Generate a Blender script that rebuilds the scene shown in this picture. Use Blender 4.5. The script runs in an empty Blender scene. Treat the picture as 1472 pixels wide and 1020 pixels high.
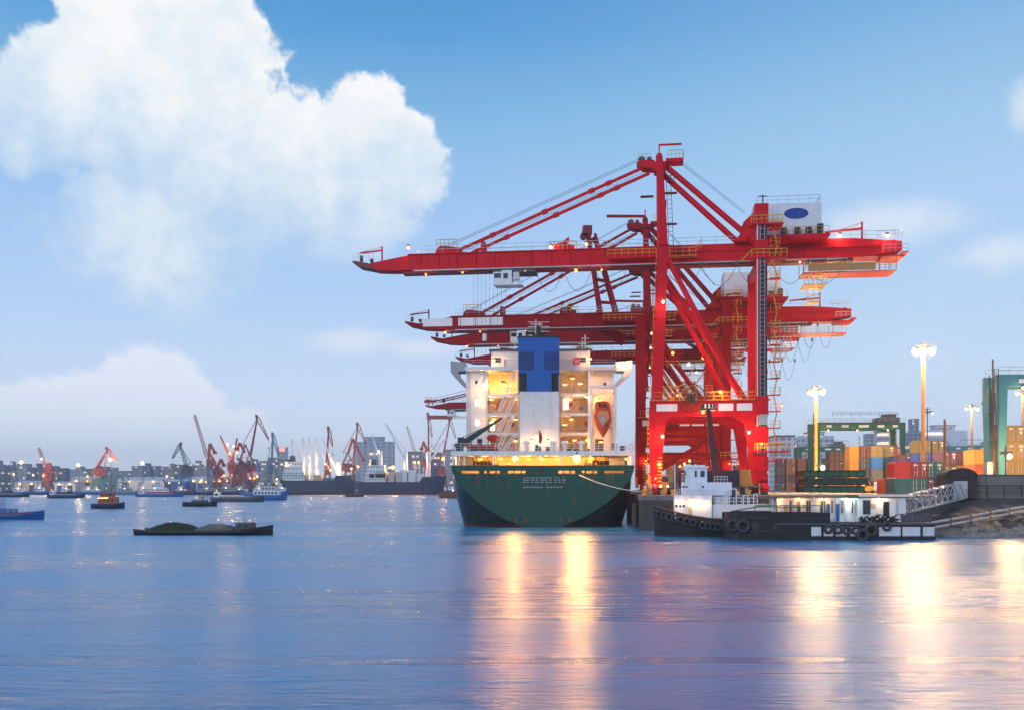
import bpy, math, random
from mathutils import Vector, Matrix
random.seed(7)
R = math.radians
S = bpy.context.scene
COL = S.collection
# ------------------------------------------------------------------ camera
F = 1431.0          # focal length in photo pixels
HZ = 700.0          # horizon row
CAMZ = 6.0
cam_d = bpy.data.cameras.new('camera')
cam = bpy.data.objects.new('camera', cam_d); COL.objects.link(cam)
cam_d.sensor_width = 36.0; cam_d.lens = 35.0
cam_d.shift_y = (HZ-510.0)/1472.0
cam_d.clip_start = 0.5; cam_d.clip_end = 20000
cam.location = (0, 0, CAMZ); cam.rotation_euler = (R(90), 0, 0)
S.camera = cam
S.view_settings.view_transform = 'Standard'; S.view_settings.look = 'None'
S.view_settings.exposure = 0.0; S.view_settings.gamma = 1.0
S.render.engine = 'CYCLES'
S.cycles.use_denoising = True
S.cycles.max_bounces = 6; S.cycles.diffuse_bounces = 2; S.cycles.glossy_bounces = 3
S.cycles.volume_bounces = 0; S.cycles.transmission_bounces = 2
S.cycles.sample_clamp_indirect = 6.0; S.cycles.sample_clamp_direct = 0.0
S.cycles.use_light_tree = True
S.cycles.caustics_reflective = False; S.cycles.caustics_refractive = False

def az_el(px, py):
    a = math.atan((px-736)/F); e = math.atan((HZ-py)/F*math.cos(a)); return a, e

# ------------------------------------------------------------------ node helper
class NT:
    def __init__(s, tree): s.t = tree; s.n = tree.nodes; s.l = tree.links
    def new(s, typ, **k):
        n = s.n.new(typ)
        for a, b in k.items(): setattr(n, a, b)
        return n
    def put(s, sock, v):
        if hasattr(v, 'is_linked') or hasattr(v, 'node'): s.l.new(v, sock)
        else: sock.default_value = v
    def m(s, op, a, b=None, c=None, clamp=False):
        n = s.new('ShaderNodeMath', operation=op); n.use_clamp = clamp
        s.put(n.inputs[0], a)
        if b is not None: s.put(n.inputs[1], b)
        if c is not None: s.put(n.inputs[2], c)
        return n.outputs[0]
    def step(s, x, a, b):
        n = s.new('ShaderNodeMapRange', interpolation_type='SMOOTHSTEP')
        s.put(n.inputs[0], x); n.inputs[1].default_value = a; n.inputs[2].default_value = b
        return n.outputs[0]
    def mix(s, f, a, b, blend='MIX'):
        n = s.new('ShaderNodeMix', data_type='RGBA', blend_type=blend)
        s.put(n.inputs[0], f); s.put(n.inputs[6], a); s.put(n.inputs[7], b)
        return n.outputs[2]
    def noise(s, vec, scale, detail=4, rough=.5, dist=0):
        n = s.new('ShaderNodeTexNoise'); s.put(n.inputs['Vector'], vec)
        n.inputs['Scale'].default_value = scale; n.inputs['Detail'].default_value = detail
        n.inputs['Roughness'].default_value = rough; n.inputs['Distortion'].default_value = dist
        return n.outputs[0]
    def mapping(s, vec, scale=(1, 1, 1), loc=(0, 0, 0), rot=(0, 0, 0)):
        n = s.new('ShaderNodeMapping'); s.put(n.inputs['Vector'], vec)
        n.inputs['Scale'].default_value = scale; n.inputs['Location'].default_value = loc
        n.inputs['Rotation'].default_value = rot
        return n.outputs[0]
    def ramp(s, f, stops):
        n = s.new('ShaderNodeValToRGB'); s.put(n.inputs[0], f)
        e = n.color_ramp.elements
        while len(e) < len(stops): e.new(0.5)
        for i, (p, c) in enumerate(stops):
            e[i].position = p; e[i].color = (c[0], c[1], c[2], 1)
        return n.outputs[0]

# ------------------------------------------------------------------ world: dusk sky with cumulus
SUN_EL, SUN_AZ = 16.0, 215.0       # azimuth of the sun measured clockwise from the view direction
w = bpy.data.worlds.new('World'); S.world = w; w.use_nodes = True
wt = NT(w.node_tree); wt.n.clear()
out = wt.new('ShaderNodeOutputWorld'); bg = wt.new('ShaderNodeBackground')
wt.l.new(bg.outputs[0], out.inputs[0])
tc = wt.new('ShaderNodeTexCoord')
sep = wt.new('ShaderNodeSeparateXYZ'); wt.l.new(tc.outputs['Generated'], sep.inputs[0])
X_, Y_, Z_ = sep.outputs
AZ = wt.m('ARCTAN2', X_, Y_)
EL = wt.m('ARCSINE', Z_)
elr = wt.m('DIVIDE', EL, R(90), clamp=True)
grad = wt.ramp(elr, [(0.0, (.80, .91, 1.08)), (.04, (.74, .87, 1.08)), (.115, (.50, .71, 1.02)), (.174, (.38, .61, .97)),
                     (.214, (.27, .55, .86)), (.271, (.115, .38, .75)), (.31, (.075, .30, .68)), (1, (.04, .17, .45))])
# photo: right side of the sky is paler than the left
sky = wt.new('ShaderNodeTexSky'); sky.sky_type = 'NISHITA'; sky.sun_disc = False
sky.sun_elevation = R(SUN_EL); sky.sun_rotation = R(SUN_AZ)
sk = wt.mix(1.0, sky.outputs[0], (.085, .085, .085, 1), 'MULTIPLY')
base = wt.mix(0.08, grad, sk)
base = wt.mix(wt.m('MULTIPLY', wt.m('MULTIPLY', wt.step(AZ, -.12, .5), wt.step(EL, .75, .2)), .42), base, (.50, .72, .93, 1))
# cloud banks: soft ellipsoids in azimuth/elevation, broken up by noise
blobs = [ # px, py, rx, ry
 (235, 110, 175, 165), (95, 150, 110, 95), (150, 75, 85, 70), (330, 60, 60, 75), (370, 240, 190, 105), (530, 190, 72, 72),
 (575, 235, 78, 70), (250, 330, 190, 120), (430, 290, 170, 90), (45, 200, 60, 55)]
low = [(215, 555, 85, 62), (110, 590, 110, 60), (20, 600, 90, 45), (265, 585, 75, 55), (335, 625, 70, 48), (150, 640, 240, 55)]
wisps = [(510, 492, 95, 24), (600, 500, 80, 18), (1472, 150, 38, 42), (1440, 365, 110, 34), (1290, 320, 150, 40), (560, 645, 260, 26)]
g3 = tc.outputs['Generated']
n1 = wt.noise(g3, 9.0, 9, .62)
n2 = wt.noise(wt.mapping(g3, loc=(3.1, 1.7, .4)), 24.0, 5, .55)
def field(lst, dx=0, dy=0):
    res = None
    for px, py, rx, ry in lst:
        a, e = az_el(px+dx, py+dy)
        u = wt.m('DIVIDE', wt.m('SUBTRACT', AZ, a), rx/F*math.cos(a)**2)
        v = wt.m('DIVIDE', wt.m('SUBTRACT', EL, e), ry/F)
        d = wt.m('SUBTRACT', 1.0, wt.m('SQRT', wt.m('ADD', wt.m('MULTIPLY', u, u), wt.m('MULTIPLY', v, v))))
        res = d if res is None else wt.m('SMOOTH_MAX', res, d, .12)
    return res
puff = wt.m('ABSOLUTE', wt.m('SUBTRACT', n2, .5))          # billowed noise: rounded puffs with sharp creases
nz = wt.m('ADD', wt.m('MULTIPLY', wt.m('SUBTRACT', n1, .5), .85), wt.m('SUBTRACT', .10, wt.m('MULTIPLY', puff, 1.15)))
f1 = wt.m('ADD', wt.m('ADD', field(blobs), nz), .0)
# softness grows downwards: fringe at the bank's base is diffuse
_, e_hi = az_el(235, 190); _, e_lo = az_el(250, 420)
botsoft = wt.step(wt.m('SUBTRACT', EL, wt.m('MULTIPLY', AZ, -.10)), e_lo, e_hi)
a1s = wt.step(f1, -.04, .15); a1w = wt.step(f1, -.12, .85)
a1 = wt.m('ADD', wt.m('MULTIPLY', a1s, botsoft), wt.m('MULTIPLY', a1w, wt.m('SUBTRACT', 1.0, botsoft)))
f2 = wt.m('ADD', field(low), wt.m('MULTIPLY', nz, 1.0))
_, l_hi = az_el(200, 540); _, l_lo = az_el(200, 690)
a2 = wt.m('MULTIPLY', wt.step(f2, 0, .30), wt.m('MULTIPLY', wt.step(EL, l_lo, l_hi), .75))
f3 = wt.m('ADD', field(wisps), wt.m('MULTIPLY', nz, .9))
a3 = wt.m('MULTIPLY', wt.step(f3, .0, .9), .7)
# clouds elsewhere in the sky, away from the view
gen = wt.noise(wt.mapping(g3, scale=(1, 1, 2.2), loc=(7, 3, 1)), 3.2, 5, .6)
away = wt.step(wt.m('ABSOLUTE', AZ), .75, 1.1)
a4 = wt.m('MULTIPLY', wt.m('MULTIPLY', wt.step(gen, .5, .66), away), .8)
shade = wt.m('ADD', wt.m('MULTIPLY', wt.step(n1, .30, .62), .55), wt.m('MULTIPLY', wt.step(n2, .35, .65), .12))
top = wt.step(wt.m('ADD', EL, wt.m('MULTIPLY', AZ, .22)), az_el(250, 400)[1]-.02, az_el(250, 60)[1]-.05)
shade = wt.m('ADD', shade, wt.m('MULTIPLY', top, .5), clamp=True)
shade = wt.m('MINIMUM', shade, 1.0)
ccol = wt.ramp(shade, [(0, (.50, .68, .90)), (.4, (.68, .81, .94)), (.75, (.86, .92, .97)), (1, (.97, .98, .99))])
ccol2 = wt.ramp(wt.step(f2, 0, .5), [(0, (1.0, 1.0, 1.06)), (1, (.90, .94, 1.04))])
c = wt.mix(a4, base, ccol)
c = wt.mix(a3, c, (.80, .86, .97, 1))
c = wt.mix(a2, c, ccol2)
c = wt.mix(a1, c, ccol)
# below the horizon: the far water and land go on as a dim blue ground
c = wt.mix(wt.step(EL, -.006, -.002), (.16, .24, .40, 1), c)
wt.l.new(c, bg.inputs[0]); bg.inputs[1].default_value = 1.0
w.cycles.sampling_method = 'MANUAL'; w.cycles.sample_map_resolution = 512

# low soft sun behind the camera's left shoulder, filtered by evening cloud
sd = bpy.data.lights.new('sun', 'SUN'); sd.energy = 1.0; sd.angle = R(14); sd.color = (1, .93, .86)
so = bpy.data.objects.new('sun', sd); COL.objects.link(so)
sv = Vector((math.sin(R(SUN_AZ))*math.cos(R(SUN_EL)), math.cos(R(SUN_AZ))*math.cos(R(SUN_EL)), math.sin(R(SUN_EL))))
so.rotation_euler = (-sv).to_track_quat('-Z', 'Y').to_euler(); so.location = sv*300

# ------------------------------------------------------------------ materials
MATS = {}
def paint(name, rgb, rough=.45, dirt=.35, dirtcol=(.16, .10, .07), streak=1.0, spec=.4, metal=0.0, ns=.6, bump=.0):
    if name in MATS: return MATS[name]
    m = bpy.data.materials.new(name); m.use_nodes = True; t = NT(m.node_tree)
    b = t.n['Principled BSDF']; tcn = t.new('ShaderNodeTexCoord')
    o = tcn.outputs['Object']
    nA = t.noise(o, ns, 6, .65)
    nB = t.noise(t.mapping(o, scale=(3.0, 3.0, .25)), ns*1.6, 5, .7)
    k = t.m('MULTIPLY', t.step(nB, .50, .80), dirt*streak)
    k2 = t.m('MULTIPLY', t.step(nA, .52, .78), dirt*.7)
    col = t.mix(t.m('MULTIPLY', nA, .35), (*[c*1.08 for c in rgb], 1), (*[c*.72 for c in rgb], 1))
    col = t.mix(t.m('MAXIMUM', k, k2), col, (*dirtcol, 1))
    t.l.new(col, b.inputs['Base Color'])
    t.put(b.inputs['Roughness'], t.m('ADD', t.m('MULTIPLY', nA, .25), rough-.1))
    b.inputs['Specular IOR Level'].default_value = spec; b.inputs['Metallic'].default_value = metal
    if bump:
        bn = t.new('ShaderNodeBump'); bn.inputs['Strength'].default_value = bump; bn.inputs['Distance'].default_value = .05
        t.l.new(nA, bn.inputs['Height']); t.l.new(bn.outputs[0], b.inputs['Normal'])
    MATS[name] = m; return m
def glow(name, rgb, k):
    m = bpy.data.materials.new(name); m.use_nodes = True; t = NT(m.node_tree); b = t.n['Principled BSDF']
    b.inputs['Base Color'].default_value = (*rgb, 1); b.inputs['Emission Color'].default_value = (*rgb, 1)
    b.inputs['Emission Strength'].default_value = k; MATS[name] = m; return m
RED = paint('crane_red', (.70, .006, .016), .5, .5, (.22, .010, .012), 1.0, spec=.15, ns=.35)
RED2 = paint('crane_red_old', (.32, .005, .010), .55, .55, (.10, .010, .010), spec=.12, ns=.35)  # darker copy of the crane red: shade of the rear cranes put into colour
DRED = paint('dark_red', (.20, .02, .02), .5, .4)
YEL = paint('rail_yellow', (.75, .33, .03), .5, .25)
WHITE = paint('ship_white', (.78, .77, .76), .45, .32, (.34, .24, .17), ns=.4)
SIGN = paint('sign_white', (.86, .83, .85), .5, .06)
BLUE = paint('funnel_blue', (.008, .11, .42), .4, .12, (.02, .05, .12))
LBLUE = paint('logo_blue', (.01, .05, .30), .4, .05)
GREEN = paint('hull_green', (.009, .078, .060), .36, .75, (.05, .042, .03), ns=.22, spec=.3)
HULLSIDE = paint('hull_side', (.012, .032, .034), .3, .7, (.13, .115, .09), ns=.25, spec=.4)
BOOT = paint('boot_red', (.11, .02, .016), .5, .5)
BLACK = paint('black_steel', (.018, .018, .022), .5, .4, (.06, .04, .035))
RUBBER = paint('rubber', (.045, .045, .05), .6, .4, (.12, .11, .10))
GLASS = paint('dark_glass', (.02, .03, .045), .08, .0, spec=.8)
STEEL = paint('galvanised', (.42, .45, .50), .4, .3, metal=.3)
GREY = paint('grey_paint', (.33, .36, .41), .5, .35)
DGREY = paint('dark_grey', (.08, .085, .10), .6, .35)
CONC = paint('concrete', (.20, .185, .17), .85, .55, (.07, .06, .055), ns=.3, bump=.3)
WETCONC = paint('wet_concrete', (.075, .066, .06), .6, .6, (.02, .018, .018), ns=.3, bump=.5)
APRON = paint('apron', (.36, .30, .23), .85, .3, (.16, .14, .12), streak=.3, ns=.08)
BEIGE = paint('beige_paint', (.55, .40, .25), .55, .35)
ORANGE = paint('lifeboat_orange', (.50, .075, .025), .35, .3)
CABLE = paint('cable', (.05, .05, .06), .6, .0)
TEAL = paint('gantry_teal', (.045, .21, .26), .45, .35, (.10, .10, .09))
GRN = paint('gantry_green', (.02, .12, .07), .5, .35)
RUST = paint('rust', (.20, .075, .03), .8, .5, (.07, .03, .02))
TUGRED = paint('tug_mast', (.10, .022, .02), .5, .3)
DECKG = paint('deck_green', (.02, .14, .07), .6, .4)
WOODD = paint('dark_boards', (.055, .042, .05), .8, .4, (.02, .02, .02))
TIMBER = paint('pole_timber', (.16, .08, .05), .8, .4)
NAVY = paint('navy_hull', (.012, .02, .06), .45, .35, (.09, .04, .03), ns=.1)
SBLUE = paint('boat_blue', (.02, .11, .36), .45, .3)
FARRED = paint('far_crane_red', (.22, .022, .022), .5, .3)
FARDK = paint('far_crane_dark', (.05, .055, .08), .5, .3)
TARP = paint('tarpaulin', (.15, .13, .12), .8, .4)
OLIVE = paint('olive_cover', (.035, .033, .014), .8, .4)
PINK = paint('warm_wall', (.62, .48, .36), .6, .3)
# ------------------------------------------------------------------ mesh builder
TINY = {'girder_stiffener', 'leg_flange', 'mast_step', 'junction_box', 'rust_run', 'name_lettering', 'port_lettering', 'wall_rib', 'plate_seam', 'reel_spoke', 'deck_gear', 'navigation_lamp', 'fender_bar', 'stair_rail', 'festoon_trolley', 'leg_bracket'}
class MB:
    def __init__(s): s.v = []; s.f = []; s.mi = []; s.k = 0
    def _add(s, vs, fs):
        n = len(s.v); s.v += [tuple(p) for p in vs]
        for f in fs: s.f.append(tuple(i+n for i in f)); s.mi.append(s.k)
        return s
    def box(s, x0, x1, y0, y1, z0, z1):
        return s._add([(x0,y0,z0),(x1,y0,z0),(x1,y1,z0),(x0,y1,z0),(x0,y0,z1),(x1,y0,z1),(x1,y1,z1),(x0,y1,z1)],
                      [(0,3,2,1),(4,5,6,7),(0,1,5,4),(1,2,6,5),(2,3,7,6),(3,0,4,7)])
    def bar(s, p, q, w, h=None, w2=None, h2=None):
        p = Vector(p); q = Vector(q); h = w if h is None else h
        w2 = w if w2 is None else w2; h2 = h if h2 is None else h2
        d = (q-p); 
        if d.length < 1e-6: return s
        d.normalize()
        up = Vector((0,0,1)) if abs(d.z) < .95 else Vector((1,0,0))
        a = d.cross(up).normalized(); b = a.cross(d).normalized()
        vs = []
        for c, ww, hh in ((p, w, h), (q, w2, h2)):
            for i, j in ((-1,-1),(1,-1),(1,1),(-1,1)): vs.append(c+a*(i*ww/2)+b*(j*hh/2))
        return s._add(vs, [(0,3,2,1),(4,5,6,7),(0,1,5,4),(1,2,6,5),(2,3,7,6),(3,0,4,7)])
    def tube(s, p, q, r, n=8, r2=None, cap=True):
        p = Vector(p); q = Vector(q); r2 = r if r2 is None else r2
        d = q-p
        if d.length < 1e-6: return s
        d.normalize(); up = Vector((0,0,1)) if abs(d.z) < .95 else Vector((1,0,0))
        a = d.cross(up).normalized(); b = d.cross(a).normalized()
        vs = [c+(a*math.cos(2*math.pi*i/n)+b*math.sin(2*math.pi*i/n))*rr for c, rr in ((p,r),(q,r2)) for i in range(n)]
        fs = [(i,(i+1)%n,n+(i+1)%n,n+i) for i in range(n)]
        if cap: fs += [tuple(range(n-1,-1,-1)), tuple(range(n,2*n))]
        return s._add(vs, fs)
    def path(s, pts, r, n=5):
        for a, b in zip(pts, pts[1:]): s.tube(a, b, r, n, cap=False)
        return s
    def prism(s, poly, axis, a, b):
        """poly: 2D points in the plane perpendicular to axis ('x': (y,z), 'y': (x,z), 'z': (x,y))"""
        n = len(poly)
        def P(p, t):
            return {'x': (t,p[0],p[1]), 'y': (p[0],t,p[1]), 'z': (p[0],p[1],t)}[axis]
        vs = [P(p,a) for p in poly]+[P(p,b) for p in poly]
        fs = [(i,(i+1)%n,n+(i+1)%n,n+i) for i in range(n)]+[tuple(range(n-1,-1,-1)), tuple(range(n,2*n))]
        return s._add(vs, fs)
    def torus(s, c, Rr, r, axis='y', n=14, m=6):
        c = Vector(c); vs = []; fs = []
        ax = {'x': (Vector((0,1,0)),Vector((0,0,1)),Vector((1,0,0))), 'y': (Vector((1,0,0)),Vector((0,0,1)),Vector((0,1,0))), 'z': (Vector((1,0,0)),Vector((0,1,0)),Vector((0,0,1)))}[axis]
        for i in range(n):
            t = 2*math.pi*i/n; e = ax[0]*math.cos(t)+ax[1]*math.sin(t)
            for j in range(m):
                u = 2*math.pi*j/m; vs.append(c+e*(Rr+r*math.cos(u))+ax[2]*(r*math.sin(u)))
        for i in range(n):
            for j in range(m):
                fs.append((i*m+j, ((i+1)%n)*m+j, ((i+1)%n)*m+(j+1)%m, i*m+(j+1)%m))
        return s._add(vs, fs)
    def lathe(s, prof, c=(0,0,0), n=12, axis='z'):
        vs = []; fs = []; c = Vector(c)
        for r, z in prof:
            for i in range(n):
                t = 2*math.pi*i/n
                p = (r*math.cos(t), r*math.sin(t), z) if axis == 'z' else ((r*math.cos(t), z, r*math.sin(t)) if axis == 'y' else (z, r*math.cos(t), r*math.sin(t)))
                vs.append(c+Vector(p))
        for k in range(len(prof)-1):
            for i in range(n): fs.append((k*n+i, k*n+(i+1)%n, (k+1)*n+(i+1)%n, (k+1)*n+i))
        fs.append(tuple(range(n-1,-1,-1))); fs.append(tuple(range((len(prof)-1)*n, len(prof)*n)))
        return s._add(vs, fs)
    def loft(s, secs, closed=False, cap=True):
        n = len(secs[0]); vs = [p for sc in secs for p in sc]; fs = []
        for k in range(len(secs)-1):
            for i in range(n if closed else n-1):
                fs.append((k*n+i, k*n+(i+1)%n, (k+1)*n+(i+1)%n, (k+1)*n+i))
        if cap and closed: fs += [tuple(range(n-1,-1,-1)), tuple(range((len(secs)-1)*n, len(secs)*n))]
        return s._add(vs, fs)
    def sphere(s, c, r, n=8, m=5, sz=1.0):
        prof = [(max(.001, r*math.sin(math.pi*k/m)), -r*sz*math.cos(math.pi*k/m)) for k in range(m+1)]
        return s.lathe(prof, c, n)
    def rail(s, pts, h=1.1, sp=2.0, r=.035, mid=1):
        pts = [Vector(p) for p in pts]; U = Vector((0,0,1))
        for a, b in zip(pts, pts[1:]):
            L = (b-a).length; n = max(1, round(L/sp))
            for i in range(n+1):
                p = a.lerp(b, i/n); s.bar(p, p+U*h, r*1.6)
            s.bar(a+U*h, b+U*h, r*2)
            for k in range(mid): s.bar(a+U*h*(k+1)/(mid+1), b+U*h*(k+1)/(mid+1), r*1.5)
        return s
    def ladder(s, p, q, w=.5, sp=.4, r=.04, side=(1,0,0)):
        p = Vector(p); q = Vector(q); sd = Vector(side)*w/2
        s.bar(p-sd, q-sd, r*1.6); s.bar(p+sd, q+sd, r*1.6)
        n = max(1, int((q-p).length/sp))
        for i in range(n+1):
            c = p.lerp(q, i/n); s.bar(c-sd, c+sd, r)
        return s
    def build(s, name, mat, parent=None, smooth=False, kind=None, label=None):
        me = bpy.data.meshes.new(name); me.from_pydata(s.v, [], s.f)
        mats = mat if isinstance(mat, (list, tuple)) else [mat]
        for mm in mats: me.materials.append(mm)
        if len(mats) > 1: me.polygons.foreach_set('material_index', s.mi)
        if smooth: me.polygons.foreach_set('use_smooth', [True]*len(s.f))
        me.update()
        o = bpy.data.objects.new(name, me); COL.objects.link(o)
        if parent: o.parent = parent
        if kind or name in TINY: o['kind'] = kind or 'stuff'
        if label: o['label'] = label
        return o
def thing(name, label, cat, loc=(0,0,0), rz=0, group=None):
    o = bpy.data.objects.new(name, None); COL.objects.link(o); o.empty_display_size = .5
    o.location = loc; o.rotation_euler = (0,0,rz); o['label'] = label; o['category'] = cat
    if group: o['group'] = group
    return o
def tag(o, label, cat, group=None):
    o['label'] = label; o['category'] = cat
    if group: o['group'] = group
    return o
def inst(me_obj, parent, loc=(0,0,0), rz=0, name=None, scale=None):
    o = bpy.data.objects.new(name or me_obj.name.split('.')[0], me_obj.data if hasattr(me_obj, 'data') else me_obj)
    COL.objects.link(o); o.parent = parent; o.location = loc; o.rotation_euler = (0,0,rz)
    if scale: o.scale = scale
    return o
def copy_tree(o, parent=None):
    c = o.copy(); COL.objects.link(c)
    if parent: c.parent = parent
    for ch in list(o.children): copy_tree(ch, c)
    return c
WARM = (1.0, .50, .15); SOD = (1.0, .38, .06); COOL = (.80, 1.0, .88); PALE = (1.0, .60, .26)
LP = 1.0
BULBS = {}
def bulb_mesh(col, r, parent, loc, wide=False):
    if col not in BULBS:
        m = MB(); m.sphere((0,0,0), 1.0, 8, 6)
        me = bpy.data.meshes.new('bulb'); me.from_pydata(m.v, [], m.f)
        mt = glow('bulb_%d' % len(BULBS), col, 6.0); mt.cycles.emission_sampling = 'NONE'
        me.materials.append(mt); BULBS[col] = me
    o = bpy.data.objects.new('bulb', BULBS[col]); COL.objects.link(o); o.location = loc; o.scale = (r*1.7, r*.7, r*.6) if wide else (r*.8,)*3
    if parent: o.parent = parent
def lamp(parent, loc, power, col=WARM, r=.22, housing=None, wide=False):
    """a real lamp: a small light, with its hood built above it"""
    ld = bpy.data.lights.new('lamp_bulb', 'POINT'); ld.energy = power*LP; ld.color = col; ld.shadow_soft_size = r
    o = bpy.data.objects.new('lamp_bulb', ld); COL.objects.link(o); o.location = loc
    if parent: o.parent = parent
    bulb_mesh(col, r, parent, loc, wide)
    if housing is not None:
        x, y, z = loc
        m = MB(); m.lathe([(r*.5, z+r*1.9), (r*1.25, z+r*1.3), (r*1.3, z+r*1.05)], (x, y, 0), 8)
        m.build('lamp_hood', housing, parent)
    return o
def at(px, py, d):
    return Vector(((px-736)/F*d, d, CAMZ+(HZ-py)/F*d))
def atx(px, d): return (px-736)/F*d
def atz(py, d): return CAMZ+(HZ-py)/F*d

# ------------------------------------------------------------------ water
wm = bpy.data.materials.new('river_water'); wm.use_nodes = True; t = NT(wm.node_tree); b = t.n['Principled BSDF']
geo = t.new('ShaderNodeNewGeometry'); P = geo.outputs['Position']
big = t.noise(t.mapping(P, scale=(.012, .045, 1), rot=(0,0,R(8))), 1.0, 5, .6, .6)
med = t.noise(t.mapping(P, scale=(.09, .30, 1), rot=(0,0,R(5))), 1.0, 4, .6, .5)
fin = t.noise(t.mapping(P, scale=(.7, 2.2, 1), rot=(0,0,R(12))), 1.0, 3, .6)
mic = t.noise(t.mapping(P, scale=(3.5, 9, 1)), 1.0, 2, .5)
hgt = t.m('ADD', t.m('MULTIPLY', big, .35), t.m('ADD', t.m('MULTIPLY', med, .26), t.m('ADD', t.m('MULTIPLY', fin, .14), t.m('MULTIPLY', mic, .035))))
bn = t.new('ShaderNodeBump'); bn.inputs['Strength'].default_value = .7; bn.inputs['Distance'].default_value = 1.0
t.l.new(hgt, bn.inputs['Height']); t.l.new(bn.outputs[0], b.inputs['Normal'])
streak = t.step(t.noise(t.mapping(P, scale=(.008, .07, 1), rot=(0,0,R(-6))), 1.0, 6, .62, .8), .35, .68)
t.l.new(t.mix(streak, (.002, .15, .35, 1), (.03, .34, .60, 1)), b.inputs['Base Color'])
t.put(b.inputs['Roughness'], t.m('ADD', t.m('MULTIPLY', streak, .12), .235))
b.inputs['IOR'].default_value = 1.38; b.inputs['Specular IOR Level'].default_value = .58
m = MB(); m._add([(-6000,-200,0),(6000,-200,0),(6000,2500,0),(-6000,2500,0)], [(0,1,2,3)])
m.build('water', wm, kind='structure')

# ------------------------------------------------------------------ quay frame
QA = R(7.5); Q0 = Vector((21.1, 148, 0)); QZ = 4.9
def Q(x, y, z=0): return Vector((Q0.x+x*math.cos(QA)+y*math.sin(QA), Q0.y-x*math.sin(QA)+y*math.cos(QA), z))
def qrot(): return -QA
def qthing(name, label, cat, x, y, z=QZ, group=None): return thing(name, label, cat, Q(x, y, z), -QA, group)
# ------------------------------------------------------------------ quay, yard ground, river bank
m = MB()
def qbox(mb, x0, x1, y0, y1, z0, z1):
    vs = [Q(x0,y0,z0),Q(x1,y0,z0),Q(x1,y1,z0),Q(x0,y1,z0),Q(x0,y0,z1),Q(x1,y0,z1),Q(x1,y1,z1),Q(x0,y1,z1)]
    mb._add(vs, [(0,3,2,1),(4,5,6,7),(0,1,5,4),(1,2,6,5),(2,3,7,6),(3,0,4,7)])
qbox(m, -2.2, 900, -9, 1500, -3, QZ-.7)
m.build('quay', WETCONC, kind='structure')
m = MB(); qbox(m, -2.35, 900, -9.15, 1500, QZ-.696, QZ-.004)
m.build('quay_coping', CONC, kind='structure')
m = MB(); m._add([Q(-2.3,-9.1,QZ),Q(900,-9.1,QZ),Q(900,1500,QZ),Q(-2.3,1500,QZ)], [(0,1,2,3)])
m.build('yard_ground', APRON, kind='structure')
# crane rails
m = MB()
for x in (0, 16): qbox(m, x-.09, x+.09, -6, 26, QZ+.004, QZ+.12)
m.build('crane_rail', RUST, kind='structure')
m = MB(); qbox(m, -4.4, -2.36, 22, 1400, -3, QZ-.003); m.build('quay_widening', CONC, kind='structure')
m = MB()
for x in (-2.1, 13.9): qbox(m, x-.09, x+.09, 27, 400, QZ+.004, QZ+.12)
m.build('crane_rail', RUST, kind='structure')
# rubber fenders, ladder recesses and bollards on the quay
fend = MB(); fend.tube((0,0,-1.9),(0,0,1.2),.42,10)
fm = fend.build('quay_fender', RUBBER)
fm.location = Q(-2.75, -7.5, 2.4)
tag(fm, 'tall round black rubber fender on the quay corner beside the ship stern', 'fender', 'quay fenders')
for i, y in enumerate((-1.5, 4.5, 10.5, 16.5)):
    o = inst(fm, None, Q(-2.75, y, 2.4), -QA, 'quay_fender'); tag(o, ['first','second','third','fourth'][i]+' round black fender behind the corner one, between ship and quay', 'fender', 'quay fenders')
for i, x in enumerate((1.2, 4.6, 8.0, 11.4)):
    o = inst(fm, None, Q(x, -9.6, 2.3), -QA, 'quay_fender')
    tag(o, ['black rubber fender on the quay end wall left of the tug bow', 'black rubber fender on the quay end wall behind the tug bow',
            'black rubber fender on the quay end wall behind the tug wheelhouse', 'black rubber fender on the quay end wall right of the tug mast'][i], 'fender', 'quay fenders')
bol = MB(); bol.lathe([(.34,0),(.26,.1),(.2,.45),(.36,.6),(.34,.75),(.12,.8)], (0,0,0), 10)
bm0 = bol.build('bollard', YEL); bm0.location = Q(-1.4, -8, QZ)
tag(bm0, 'small yellow mooring bollard at the quay corner', 'bollard', 'bollards on the quay edge')
for x, y, l in ((2.5,-8.2,'bollard on the quay end above the tug bow'),(7.5,-8.2,'bollard on the quay end behind the tug mast'),(13,-8.2,'bollard on the quay end near the landside crane leg'),(-1.4,4,'bollard on the quay edge beside the near crane wheels')):
    o = inst(bm0, None, Q(x,y,QZ), 0, 'bollard'); tag(o, 'small yellow mooring '+l, 'bollard', 'bollards on the quay edge')

# sloping bank at the right with riprap at its foot
NB = 160; rows = 22
x0b, x1b = 30.0, 190.0
def bank_pt(i, j):
    X = x0b+(x1b-x0b)*i/NB; tt = j/rows
    yt = 133.2-(X-40)*.02; yb = 121.2-(X-40)*.02
    yb += 1.1*math.sin(X*.31)+.6*math.sin(X*.83+1)
    Y = yt+(yb-yt)*tt; z = 4.6*(1-tt)**1.15-.35*tt
    return (X, Y, z+random.uniform(-.2,.2)*(0 if j == 0 else 1))
m = MB(); vs = [bank_pt(i,j) for i in range(NB+1) for j in range(rows+1)]
m._add(vs, [(i*(rows+1)+j, i*(rows+1)+j+1, (i+1)*(rows+1)+j+1, (i+1)*(rows+1)+j) for i in range(NB) for j in range(rows)])
m.build('river_bank', WETCONC, kind='structure')
STONE = paint('bank_stone', (.27, .25, .23), .8, .6, (.035, .035, .03), ns=.8)
m = MB()
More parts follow.
